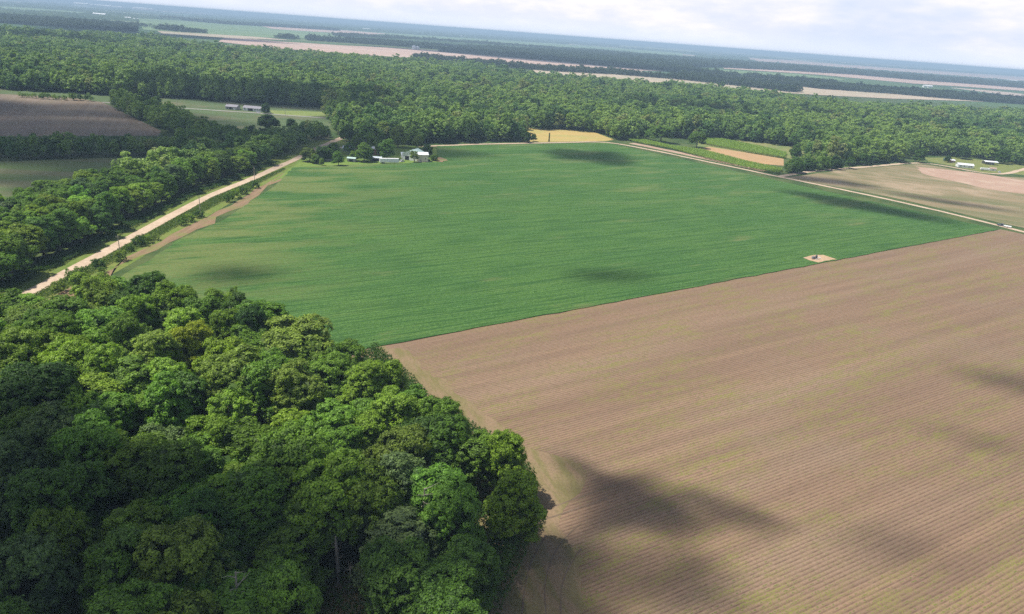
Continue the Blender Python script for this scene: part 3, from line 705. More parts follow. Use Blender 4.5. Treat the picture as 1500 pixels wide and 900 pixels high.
# tree belt left of the dirt road
belt = np.array([(-186,236),(-187.5,290),(-189,342),(-191,401),(-186,455),(-182,500),(-180,560),(-180,600),(-196,600),(-214,560),(-222,500),(-222,430),(-232,380),(-236,330),(-238,290),(-262,262),(-300,235),(-235,205),(-190,215)], float)
LOOSE = []
ORD = 'first second third fourth fifth sixth seventh eighth ninth tenth eleventh twelfth thirteenth fourteenth fifteenth sixteenth seventeenth eighteenth nineteenth twentieth'.split()
ORD += [f'twenty {q}' for q in ORD[:9]] + ['thirtieth'] + [f'thirty {q}' for q in ORD[:9]]
belt_rows = {'road side': [], 'middle': [], 'meadow side': []}
for p in scatter(belt, 9.8, .34):
    r_ = rng.uniform(5.0, 7.6); h_ = rng.uniform(13, 18.5) * (1 if p[1] < 470 else .8)
    a, b_ = PX([p[0], p[1], h_ * .7])
    if a[0] < -20 or b_[0] > 470 or p[1] > 500 or (p[1] > 400 and p[0] < -205): LOOSE.append((p[0], p[1], r_, h_)); continue
    ex = np.interp(p[1], [236,290,342,401,455,500,560], [-183,-184.5,-186,-188,-183,-179,-177]) - p[0]
    belt_rows['road side' if ex < 9 else ('middle' if ex < 22 else 'meadow side')].append((p[1], p[0], r_, h_))
for row, L_ in belt_rows.items():
    for i, (y_, x_, r_, h_) in enumerate(sorted(L_)):
        tone = rng.choice(['bright', 'mid', 'deep'], p=[.5, .33, .17])
        cn = {'bright': rng.choice(['bright','lime','fresh'], p=[.6,.25,.15]), 'mid': 'mid', 'deep': rng.choice(['deep','blue','deep'])}[tone]
        word = {'bright': 'yellow green', 'mid': 'mid green', 'deep': 'dark green'}[tone]
        make_tree(x_, y_, int(rng.integers(0, 9)), r_, h_, tuple(np.array(GR[cn]) * rng.uniform(.85, 1.2) * rng.uniform([.9,.97,.9],[1.12,1.03,1.1])),
                  label=f'{word} tree, {ORD[min(i, 38)]} from the near end, {row} of roadside belt', group='trees of the roadside belt')

# trees that stand on their own around the fields: (base pixel, radius, height, variant, colour, label)
SOLO = [
 (393,190,8.5,15,0,'dark','large round dark tree in the pasture just below the white house'),
 (427,189,4.8,10,1,'dark','small dark round tree in the pasture, right of the large round one'),
 (388,166,4.5,11,2,'dark','dark tree at the right end of the white house'),
 (229,156,5.5,11,3,'deep','round dark tree in the pasture above the diagonal hedge'),
 (968,209,11,19,4,'mid','big spreading tree behind the corn hedge beside the yellow field'),
 (1020,217,8.5,17,5,'mid','round topped tree with bare trunk at the left end of the tan plot'),
 (950,205,5,13,6,'fresh','slim pale green tree left of the big spreading tree'),
 (1163,253,8.5,14,0,'deep','broad dark tree beside the junction of the farm tracks'),
 (1186,250,6,12,1,'deep','dark tree second from the junction of the farm tracks'),
 (1203,249,6,13,3,'mid','mid green tree third from the junction of the farm tracks'),
 (1222,248,5,13,2,'dark','dark tree right of the hedge clump at the farm track'),
 (1243,247,4.6,12,6,'deep','narrow dark tree standing alone by the homestead track'),
 (1262,242,5.5,12,1,'deep','dark tree behind the small white van'),
 (1277,241,4.8,10,2,'dark','low dark tree right of the small white van'),
 (1285,238,8.5,15,4,'bright','wide light green tree beside the pink end of the striped field'),
 (1165,232,6,13,5,'deep','dark tree at the far end of the upper corn row'),
 (1210,238,7,16,0,'mid','tall green tree behind the hedge clump'),
 (1345,238,6.0,15,1,'deep','dark tree at the left end of the right homestead lawn'),
 (1387,238,3.6,8,2,'dark','small dark tree between two sheds of the right homestead'),
 (1410,233,7.0,16,3,'dark','dark tree directly behind the white metal roof'),
 (1466,240,7.5,17,4,'deep','dark tree behind the carport of the right homestead'),
 (454,237,5.5,11,0,'rust','brownish tree at the road corner of the farmstead lawn'),
 (472,236,5.0,11,1,'dark','dark tree shading the small car at the farmstead'),
 (481,234,4.6,10,2,'deep','dark tree between the brownish tree and the conical tree'),
 (496,243,4.4,10.5,7,'fresh','conical light green tree on the lawn nearest the soybean field'),
 (471.5,243,1.9,6,8,'bright','slim small conical tree on the farmstead lawn'),
 (512,226,4.6,10,6,'fresh','light green tree beside the white roofed house'),
 (533,237,6.4,15,3,'mid','big round tree in the middle of the farmstead'),
 (567,233,6.2,16,4,'fresh','big round tree between the brick shed and the barn'),
 (607,238,3.8,9.5,9,'olive','thin olive tree standing in front of the barn'),
 (636,236,2.6,5,1,'mid','small bushy tree right of the cream shed'),
 (548,222,5.5,14,1,'bright','light green tree behind the brick shed'),
 (583,216,7.0,18,7,'olive','grey green tree behind the barn'),
 (508,207,6.0,15,2,'deep','dark tree where the dirt road vanishes'),
 (598,212,6,14,5,'mid','mid green tree behind the barn roof'),
 (782,207.5,3.3,8,6,'deep','small pointed dark tree at the left corner of the yellow field'),
 (770,208.5,5.5,12,2,'dark','dark round tree beside the small pointed tree'),
 (447,196,5.0,11,1,'deep','dark tree at the far bend of the road belt'),
 (478,201,4.0,9,2,'deep','small dark tree beside the last stretch of the dirt road'),
]
for px_, py_, r_, h_, v_, cn, lb in SOLO:
    p = G(px_, py_)
    o = make_tree(p[0], p[1], v_ if v_ > 5 or 'bare trunk' in lb or 'spreading' in lb else 10 + v_ % 3, r_, h_ , GR[cn], label=lb)

for px_, py_, r_, h_, v_, cn, lb in [
 (520,236,3.4,8,10,'bright','small bright tree right of the tiny green roofed shed'),(541,233,4.0,10,11,'deep','dark tree left of the low open shed'),
 (559,228,4.5,12,12,'mid','mid green tree squeezed between the brick shed and the round tree'),(488,228,4.6,11,10,'mid','mid green tree above the white car at the farmstead'),
 (626,229,4.0,10,11,'deep','dark tree behind the cream shed'),(523,218,5.2,13,12,'bright','bright green tree behind the big round farmstead tree'),
 (612,218,5.0,12,10,'olive','olive tree behind the gap between barn and cream shed'),(535,208,6.5,17,7,'fresh','tall fresh green tree high behind the farmstead'),
 (560,206,6.5,18,8,'olive','tall olive tree high behind the farmstead'),(463,240,3.2,7,11,'mid','low bushy tree at the foot of the brownish corner tree')]:
    p = G(px_, py_); make_tree(p[0], p[1], v_, r_, h_, GR[cn], label=lb)

# roadside shrubs and hedge shrubs
SHR = [(88,424,2.6,'olive'),(108,410,2.8,'mid'),(116,400,2.2,'mid'),(143,388,2.4,'deep'),(150,396,1.6,'mid'),(178,378,2.6,'olive'),(190,364,1.8,'mid'),(205,356,2.8,'deep'),(216,352,2.4,'bright'),(227,348,2.0,'olive'),
       (268,326,2.4,'mid'),(278,321,2.6,'bright'),(291,315,2.6,'deep'),(335,292,3.0,'mid'),(345,287,3.0,'bright'),(356,281,2.6,'deep'),(364,276,2.2,'mid'),(374,272,2.6,'deep')]
for i, (px_, py_, r_, cn) in enumerate(SHR):
    p = G(px_, py_ + 4)
    root = empty('roadside_shrub', (p[0], p[1], 0), rng.uniform(0, 6.28))
    c = bpy.data.objects.new('foliage', BUSH[i % 3]); COL.objects.link(c); c.parent = root; c.color = (*GR[cn], 1)
    root.scale = (r_ / 2.2, r_ / 2.2, r_ / 2.2 * rng.uniform(.8, 1.2))
    wd = {'olive': 'thin olive', 'mid': 'mid green', 'deep': 'dark green', 'bright': 'light green'}[cn]
    tag(root, f'{wd} shrub, {ORD[i]} from the wood on the dirt road verge', 'shrub', 'shrubs on the road verge')

# ------------------------------------------------------------ forest masses (uncountable)
def simple_src(name, seed, R, z0, z1, ncl, nl, leaf, shape='dome'):
    me = crown_mesh(name, seed, R=R, z0=z0, z1=z1, nclump=ncl, nleaf=nl, nlobe=8, clr=R * .19, leaf=leaf, shape=shape)
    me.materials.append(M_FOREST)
    o = bpy.data.objects.new(name, me); return o
src_mid = bpy.data.collections.new('forest_crowns'); src_far = bpy.data.collections.new('distant_crowns')
for i in range(7): src_mid.objects.link(simple_src('forest_crown', 300 + i, 6.2 if i < 5 else 5.0, 2.0, 16.5 if i < 5 else 19, 80, 16, .62, 'dome' if i < 5 else 'oval'))
for i in range(4): src_far.objects.link(simple_src('distant_crown', 320 + i, 6.5, 1.0, 15, 34, 9, 1.15))
def make_gn(col, nm):
    ng = bpy.data.node_groups.new(nm, 'GeometryNodeTree')
    ng.interface.new_socket('Geometry', in_out='INPUT', socket_type='NodeSocketGeometry'); ng.interface.new_socket('Geometry', in_out='OUTPUT', socket_type='NodeSocketGeometry')
    N = ng.nodes; L = ng.links; gi = N.new('NodeGroupInput'); go = N.new('NodeGroupOutput')
    ip = N.new('GeometryNodeInstanceOnPoints'); ci = N.new('GeometryNodeCollectionInfo'); ci.inputs['Collection'].default_value = col
    ci.inputs['Separate Children'].default_value = True; ci.inputs['Reset Children'].default_value = True
    L.new(gi.outputs[0], ip.inputs['Points']); L.new(ci.outputs[0], ip.inputs['Instance']); ip.inputs['Pick Instance'].default_value = True
    def attr(nme, typ):
        a = N.new('GeometryNodeInputNamedAttribute'); a.data_type = typ; a.inputs[0].default_value = nme; return a.outputs[0]
    L.new(attr('pick', 'INT'), ip.inputs['Instance Index']); L.new(attr('turn', 'FLOAT_VECTOR'), ip.inputs['Rotation']); L.new(attr('size', 'FLOAT_VECTOR'), ip.inputs['Scale'])
    L.new(ip.outputs[0], go.inputs[0]); return ng
src_belt = bpy.data.collections.new('belt_crowns')
M_BELT = mat_leaf('belt_leaves', 'x', (.085,.130,.040), (.030,.058,.024))
for i, o_s in enumerate(list(src_far.objects)):
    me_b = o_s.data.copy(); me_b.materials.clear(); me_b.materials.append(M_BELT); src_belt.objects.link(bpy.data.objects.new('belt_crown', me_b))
GN_BELT = make_gn(src_belt, 'belt_mass')
GN_MID, GN_FAR = make_gn(src_mid, 'forest_mass'), make_gn(src_far, 'distant_mass')
def mass(name, P, ng, nvar, label, smin=.8, smax=1.25, zmul=1.0):
    n = len(P); me = bpy.data.meshes.new(name); me.vertices.add(n)
    co = np.zeros((n, 3), np.float32); co[:, :2] = P; me.vertices.foreach_set('co', co.ravel())
    vn_ = (np.sin(P[:, 0] / 61 + 2 * np.sin(P[:, 1] / 83)) + np.sin(P[:, 1] / 47 + 1.7 * np.sin(P[:, 0] / 99)) + np.sin((P[:, 0] + P[:, 1]) / 23)) / 3
    s = (smin + smax) / 2 * (1 + .22 * vn_) + rng.normal(0, (smax - smin) * .30, n); s = np.clip(s, smin * .7, smax * 1.35); sz = np.stack([s * rng.uniform(.9, 1.15, n), s * rng.uniform(.9, 1.15, n), s * rng.uniform(.8, 1.15, n) * zmul], 1)
    if isinstance(zmul, np.ndarray): pass
    a = me.attributes.new('pick', 'INT', 'POINT'); a.data.foreach_set('value', rng.integers(0, nvar, n).astype(np.int32))
    a = me.attributes.new('turn', 'FLOAT_VECTOR', 'POINT'); q = np.zeros((n, 3), np.float32); q[:, 2] = rng.uniform(0, 6.28, n); a.data.foreach_set('vector', q.ravel())
    a = me.attributes.new('size', 'FLOAT_VECTOR', 'POINT'); a.data.foreach_set('vector', sz.astype(np.float32).ravel())
    me.update(); o = link(name, me); md = o.modifiers.new('mass', 'NODES'); md.node_group = ng
    return tag(o, label, kind='stuff')
lower = [(-160,120),(-60,128),(130,139),(230,144),(350,151),(480,159),(487,186),(505,200),(535,206),(620,212),(700,208),(760,207),(772,190),(830,191),(872,194),(900,206),(940,206),(955,199),(1000,204),(1040,203),(1120,210),(1175,220),(1180,232),(1215,243),(1270,240),(1312,238),(1330,226),(1400,229),(1500,243),(1560,250),(1720,280)]
upper = [(1720,175,20),(1500,160,20),(1400,157,20),(1300,150,20),(1200,143,20),(1100,131,20),(1000,121,20),(900,113,20),(790,106,20),(700,92,20),(620,86,20),(500,77,20),(420,72,20),(330,65,20),(250,55,20),(200,50,20),(130,46,20),(-60,36,20),(-160,28,20)]
main = poly_px(lower + upper)
main_near = main.copy()
P = scatter(main, 9.8)
D = np.hypot(P[:, 0], P[:, 1]); keep = (D < 1300) | (rng.uniform(size=len(P)) < .78); P = P[keep]; D = D[keep]
mass('forest', P[D < 1500], GN_MID, 7, 'dense green deciduous forest filling the land beyond the fields', .78, 1.42)
mass('far_forest', P[D >= 1500], GN_FAR, 4, 'far half of the deciduous forest, paler and finer, below the pink field', .8, 1.5)
def strip(name, pts, depth, label, spacing=9, gn=GN_MID, nv=7, smin=.7, smax=1.15, px=True):
    Q = poly_px(pts) if px else np.array(pts, float)
    d = np.gradient(Q, axis=0); d /= np.linalg.norm(d, axis=1)[:, None]; nr = np.stack([-d[:, 1], d[:, 0]], 1)
    if nr[:, 1].mean() < 0: nr = -nr
    return mass(name, scatter(np.vstack([Q, (Q + nr * depth)[::-1]]), spacing), gn, nv, label, smin, smax)
strip('dark_hedge', [(-120,238),(0,236),(110,233),(230,229),(300,225),(350,221)], 26, 'dark dense hedge of trees between the grey field and the dull meadow', 7.5, smin=.62, smax=.85)
strip('diagonal_hedge', [(300,222),(270,203),(215,182),(160,155)], 26, 'dark diagonal hedge of trees at the end of the grey field', 7.5, smin=.6, smax=.95)
strip('low_hedge', [(28,143),(80,147),(135,149)], 10, 'low dark hedge along the top of the grey field', 6, smin=.35, smax=.5)
p_ = poly_px([(255,215),(300,228),(350,222),(440,212),(480,205),(470,198),(400,205),(330,200),(270,200)])
mass('hedge_corner', scatter(p_, 8), GN_MID, 7, 'dark trees where the hedges meet the roadside belt', .6, .9)
p_ = poly_px([(490,200),(540,210),(620,213),(620,203),(560,196),(500,188)])
mass('farmstead_wood', scatter(p_, 7.5), GN_MID, 7, 'tall mixed trees right behind the farmstead', .6, .95)
mass('hedge_clump', scatter(poly_px([(1150,256),(1230,247),(1230,240),(1190,234),(1160,240)]), 6.5), GN_MID, 7, 'bushy clump of small trees between the corn and the homestead track', .42, .62)
FS = [
 ('tree_line', [(600,87),(700,95),(800,105),(900,110),(1000,118),(1090,128),(1160,136)], 70, 'blue green tree line between the pink field and the tan field'),
 ('dark_tree_line', [(640,76),(760,86),(850,94),(900,99),(1000,107),(1040,110)], 380, 'long dark wood on the far side of the pink field'),
 ('tree_belt', [(1150,125),(1200,131),(1300,138),(1420,148),(1560,158)], 260, 'dark blue green tree belt behind the tan field at right'),
 ('shrub_belt', [(1000,114),(1100,121),(1160,126)], 60, 'loose shrubby belt above the tan field'),
 ('round_tree_row', [(990,107),(1040,110),(1080,114)], 50, 'row of round trees on the light green field at right'),
 ('field_tree_row', [(1090,114),(1150,119),(1230,124)], 60, 'tree row across the light green field at right'),
 ('wide_tree_belt', [(960,99),(1050,99.5),(1150,104),(1250,110),(1340,118),(1440,125),(1560,135)], 1100, 'wide hazy blue tree belt at right'),
 ('small_copse', [(403,56.5),(430,58.5)], 90, 'small dark copse beside the pink field'),
 ('long_copse', [(452,60),(500,63),(560,67),(640,73)], 150, 'long dark copse along the top of the pink field'),
 ('garden_copse', [(222,43),(270,48),(300,50)], 60, 'copse round a far farmstead at left'),
 ('far_left_tree_line', [(232,27.5),(330,36),(420,41),(500,46)], 260, 'thin dark line of trees beyond the light green field'),
 ('middle_tree_line', [(540,58),(620,62),(750,70),(860,78),(960,88)], 330, 'hazy wooded belt above the long dark wood'),
 ('far_left_wood', [(-120,30),(0,34),(100,42),(200,48)], 900, 'dark hazy wood behind the forest at far left'),
]
for n_, pts, dep, lb in FS:
    dpx = np.linalg.norm(poly_px([pts[len(pts)//2]])[0])
    strip(n_, pts, dep, lb, 11 if dpx < 3500 else 15, GN_BELT, 4, .8 if dpx < 3500 else 1.0, 1.3 if dpx < 3500 else 1.6)
p_ = poly_px([(1083,121),(1086,121)])
# distant woods: bumpy canopy slabs from 4.5 km to the horizon
def distant_woods():
    ths = np.linspace(-math.radians(46), math.radians(46), 1100); rs = [4300.0]
    while rs[-1] < 38000: rs.append(rs[-1] * 1.0085 + 6)
    rs = np.array(rs); T, Rr = np.meshgrid(ths, rs); X, Y = Rr * np.sin(T), Rr * np.cos(T)
    def vn(x, y, s, seed):
        r = np.random.default_rng(seed); tb = r.uniform(size=(257, 257)); u_, v_ = x / s + 1000.3, y / s + 1000.7
        i, j = np.floor(u_).astype(int), np.floor(v_).astype(int); fu, fv = u_ - i, v_ - j; fu = fu*fu*(3-2*fu); fv = fv*fv*(3-2*fv)
        g_ = lambda a, b_: tb[a % 257, b_ % 257]
        return (g_(i,j)*(1-fu)+g_(i+1,j)*fu)*(1-fv) + (g_(i,j+1)*(1-fu)+g_(i+1,j+1)*fu)*fv
    ca, sa = math.cos(.3), math.sin(.3); A, B = X * ca - Y * sa, X * sa + Y * ca
    N_ = vn(A, B, 4200, 1) * .5 + vn(A, B * 1.8, 1100, 2) * .33 + vn(A, B, 380, 3) * .17
    th = .515 - .03 * np.clip((Rr - 6000) / 12000, 0, 1)
    on = N_ > th
    fl = np.zeros(X.size, bool); XY = np.stack([X.ravel(), Y.ravel()], 1)
    for q in far_polys: fl |= inside(XY, q)
    on &= ~fl.reshape(X.shape)
    r = np.random.default_rng(5); Z = np.where(on, 10 + r.normal(0, 2.6, X.shape) + 4 * vn(X, Y, 90, 9), -3.0)
    nr, nt = X.shape; idx = np.arange(nr * nt).reshape(nr, nt)
    any_on = on[:-1,:-1] | on[1:,:-1] | on[:-1,1:] | on[1:,1:]
    F = np.stack([idx[:-1,:-1], idx[:-1,1:], idx[1:,1:], idx[1:,:-1]], -1)[any_on]
    used = np.unique(F); remap = np.full(nr * nt, -1); remap[used] = np.arange(len(used)); F = remap[F]
    V_ = np.stack([X.ravel(), Y.ravel(), Z.ravel()], 1)[used]
    me = bpy.data.meshes.new('distant_woods'); me.vertices.add(len(V_)); me.vertices.foreach_set('co', V_.astype(np.float32).ravel())
    me.loops.add(F.size); me.loops.foreach_set('vertex_index', F[:, ::-1].astype(np.int32).ravel()); me.polygons.add(len(F)); me.polygons.foreach_set('loop_start', np.arange(0, F.size, 4, dtype=np.int32))
    me.update(calc_edges=True)
    m, t, b = new_mat('distant_canopy'); g = t.new('ShaderNodeNewGeometry')
    t.put(b.inputs['Base Color'], t.mix(t.smooth(t.noise(g.outputs['Position'], .006, 4, .7), .4, .65), (.028,.060,.022), (.065,.105,.035)))
    return tag(link('distant_woods', me, m), 'far woods on the plain fading blue towards the horizon', kind='stuff')
distant_woods()
# trees off frame beside the roadside belt and under the drone
if LOOSE: mass('belt_trees', np.array(LOOSE)[:, :2], GN_MID, 7, 'more trees of the roadside belt running out of the picture', .8, 1.1)
mass('outer_wood', scatter(np.array([(-190,195),(-120,150),(-88,70),(-10,72),(-20,20),(-160,-20),(-300,60),(-300,180)], float), 10), GN_MID, 7, 'more trees of the near wood running out of the picture', .8, 1.2)

# ------------------------------------------------------------ corn, weeds and undergrowth
def veg(name, poly, n, h, mat, label, leaf=.35, z0=0.0, up=.5):
    a, b_ = poly.min(0), poly.max(0); P = rng.uniform(a, b_, (int(n * 2.2), 2)); P = P[inside(P, poly)][:n]
    n = len(P); hh = h * rng.uniform(.35, 1, n) ** .6 if not callable(h) else h(P)
    pos = np.concatenate([P, (z0 + hh)[:, None]], 1); nrm = unit(rng.normal(size=(n, 3)) + [0, 0, up])
    a = unit(np.cross(nrm, rng.normal(size=(n, 3)))); b2 = np.cross(nrm, a); s = leaf * rng.uniform(.6, 1.4, (n, 1))
    Q = np.stack([pos - a*s, pos - b2*s*.5, pos + a*s, pos + b2*s*.5], 1)
    return tag(link(name, quads_mesh(name, Q, rng.uniform(0, 1, n)), mat), label, kind='stuff')
corn1 = poly_px([(905,201),(945,207),(985,216),(1030,222),(1090,238),(1146,250),(1140,256),(1090,247),(1040,235),(980,219),(930,210)])
veg('corn_row', corn1, 60000, 2.6, M_CORN, 'tall light green corn strip beside the farm track', .5, up=1.6)
corn2 = poly_px([(1030,204),(1060,206),(1110,216),(1152,226),(1150,233),(1100,225),(1040,214),(1022,209)])
veg('upper_corn_row', corn2, 30000, 2.6, M_CORN, 'second corn strip above the tan plot', .5, up=1.6)
under = poly_px([(-60,520),(60,470),(180,450),(300,480),(470,540),(560,552),(640,640),(775,720),(790,770),(768,830),(735,905),(700,1000),(0,1000)])
veg('undergrowth', under, 120000, 3.2, M_UNDER, 'tangled undergrowth beneath the trees of the near wood', .32)
edge = poly_px([(548,522),(600,570),(640,616),(700,650),(752,680),(780,716),(784,752),(770,796),(744,852),(716,915),(680,905),(725,800),(740,740),(722,700),(640,650),(530,545)])
veg('wood_edge_vines', edge, 60000, 6.0, M_UNDER, 'leafy vines and bushes hanging down the wood edge to the field', .30)
vb = np.array([(-171,236),(-171.5,290),(-173,342),(-174.5,401),(-169,461),(-166,500),(-164,500),(-164,461),(-166,401),(-166,342),(-165,290),(-165,236)], float)
veg('verge_weeds', vb, 26000, .9, M_WEED, 'low yellow green weeds on the verge of the dirt road', .28)
vl = np.array([(-181,236),(-182,290),(-183,342),(-185,401),(-180,455),(-176,520),(-181,520),(-186,455),(-192,401),(-190,342),(-189,290),(-188,236)], float)
veg('belt_edge_weeds', vl, 30000, 1.6, M_UNDER, 'weeds at the foot of the roadside tree belt', .32)

# ------------------------------------------------------------ poles
M_POLE = mat_plain('weathered_pole', (.50,.44,.34), .8, .3, 2); M_STEEL = mat_plain('grey_steel', (.42,.43,.44), .45, .2, 2, .3)
M_GLASSY = mat_plain('insulator', (.25,.27,.28), .3, .1)
def pole(px_, py_, h_, label, arm=True):
    p = G(px_, py_); root = empty('utility_pole', (p[0], p[1], 0), math.radians(8))
    MB().tube([(0,0,-.5),(0,0,h_*.5),(0,0,h_)], [.20,.17,.13], 8).build('post', M_POLE, root)
    if arm:
        MB().box(-1.0,1.0,-.19,-.13,h_-.75,h_-.62).build('crossarm', M_POLE, root)
        for s in (-.85, .85): MB().lathe([(.05,h_-.62),(.08,h_-.5),(.04,h_-.42)], s, -.16, 8).build('insulator', M_GLASSY, root)
    else: MB().lathe([(.16,h_-1.5),(.2,h_-1.4),(.2,h_-.9),(.14,h_-.8)], .3, 0, 10).build('transformer', M_STEEL, root)
    return tag(root, label, 'utility pole', 'utility poles along the dirt road and lane')
pole(176.5, 377, 9.5, 'pale wooden utility pole on the verge nearest the near wood')
pole(293.5, 313, 9.5, 'pale utility pole beside the middle of the dirt road')
pole(373, 264, 8.5, 'thin pole at the bend of the dirt road', False)
pole(482, 210, 7.5, 'short pole on the left side of the far end of the road', False)
pole(495.5, 203, 7.5, 'short pole where the dirt road disappears')
pole(506, 214, 6.5, 'short pole beside the farmstead driveway', False)
pole(447, 193, 9, 'pole in the pasture, right of the two dark round trees')
pole(418, 170, 9, 'pole on the lane right of the white house')
pole(260, 158, 10, 'pole on the lane left of the dark roofed house', False)
pole(637, 208, 8, 'grey pole before the forest, right of the barn', False)
# vine covered post in the yellow field
p = G(804, 208); root = empty('vine_covered_post', (p[0], p[1], 0))
MB().tube([(0,0,-.3),(0,0,8.4)], [.22,.16], 8).build('post', M_BARK, root)
Q = rng.normal(size=(900, 3)) * [.34,.34,0] + np.stack([np.zeros(900), np.zeros(900), rng.uniform(.2, 8.8, 900)], 1)
nn = unit(rng.normal(size=(900,3))); a = unit(np.cross(nn, rng.normal(size=nn.shape))); b_ = np.cross(nn, a)
cvn = link('vines', quads_mesh('vines', np.stack([Q-a*.25, Q-b_*.14, Q+a*.25, Q+b_*.14], 1), rng.uniform(0,1,900)), M_UNDER, root)
tag(root, 'tall dark vine covered post at the edge of the yellow field', 'post')
# dead snags in the near wood
def snag(px_, py_, h_, r0, lean, label):
    p = G(px_, py_, 3.0); root = empty('dead_tree', (p[0], p[1], 0))
    MB().tube([(0,0,-.3),(0,0,1.2),(lean*.3,0,h_*.4),(lean*.7,.1,h_*.8),(lean,.1,h_)], [r0*2.0,r0*1.25,r0*.85,r0*.7,r0*.25], 9).build('trunk', M_DEAD, root)
    for i in range(4):
        a = i * 1.7 + lean; z_ = h_ * (.55 + .1 * i)
        MB().tube([(lean*.5,0,z_),(lean*.5+math.cos(a)*.9,math.sin(a)*.9,z_+.7),(lean*.5+math.cos(a)*1.6,math.sin(a)*1.6,z_+1.7)], [.10,.06,.02], 5).build('branch', M_DEAD, root)
    tag(root, label, 'dead tree')
snag(496, 838, 11.0, .42, -.5, 'grey broken dead trunk with flared base in a gap of the lower wood')
snag(512, 850, 7.0, .16, .3, 'thin dark dead stem right of the grey broken trunk')
snag(366, 860, 8.0, .22, .2, 'pale dead stub low in the shaded wood')
def bare(px_, py_, z_, L, label, seed):
    p = G(px_, py_, z_); r = np.random.default_rng(seed); root = empty('bare_tree', (p[0], p[1], 0))
    MB().tube([(0,0,-.3),(0,0,z_*.5),(0,0,z_)], [.3,.22,.14], 7).build('trunk', M_DEAD, root)
    for i in range(7):
        a = r.uniform(-2.6, 1.2); zz_ = z_ * r.uniform(.75, 1); k = L * r.uniform(.6, 1)
        q0 = np.array([0,0,zz_]); q1 = q0 + [math.cos(a)*k*.5, math.sin(a)*k*.5, k*.35]; q2 = q1 + [math.cos(a+.5)*k*.5, math.sin(a+.5)*k*.5, k*.25]
        MB().tube([q0, q1, q2], [.09,.06,.02], 5).build('branch', M_DEAD, root)
    tag(root, label, 'dead tree')
bare(345, 838, 18.0, 3.0, 'bare pale branches sticking out of the shaded lower wood', 1)
bare(622, 716, 17.0, 3.2, 'grey leafless branches between the rust tinted tree and the field edge', 2)
bare(240, 548, 17.5, 1.8, 'small bare twigs above the crowns at left', 3)

# ------------------------------------------------------------ buildings
M_WHITE = mat_plain('white_paint', (.86,.86,.85), .55, .08, .5); M_CREAM = mat_plain('cream_paint', (.78,.68,.50), .6, .15, .5)
M_WIN = mat_plain('window_glass', (.03,.035,.045), .12, .1, 1, 0, .6); M_DARK = mat_plain('dark_opening', (.025,.025,.028), .9, .2)
M_ROOFG = mat_ribbed('pale_green_metal_roof', (.52,.68,.62), .6); M_ROOFB = mat_ribbed('pale_blue_metal_roof', (.60,.66,.72), .6); M_ROOFW = mat_ribbed('white_metal_roof', (.80,.82,.84), .6)
M_ROOFD = mat_plain('grey_shingles', (.30,.29,.32), .9, .35, 1.2); M_BRICK = mat_plain('red_brick', (.36,.17,.12), .9, .3, 2); M_RUST = mat_ribbed('rusty_metal', (.45,.32,.24), .4)
M_GREYW = mat_plain('grey_siding', (.40,.38,.38), .8, .25, 1); M_TYRE = mat_plain('tyre_rubber', (.02,.02,.02), .9, .1); M_RED = mat_plain('red_paint', (.45,.06,.05), .35, .15)
M_CARW = mat_plain('white_car_paint', (.80,.80,.82), .25, .05, 1, 0, .5); M_CARD = mat_plain('dark_car_paint', (.06,.07,.09), .25, .1, 1, 0, .5); M_CHIM = mat_plain('chimney_brick', (.30,.2,.17), .9, .3)
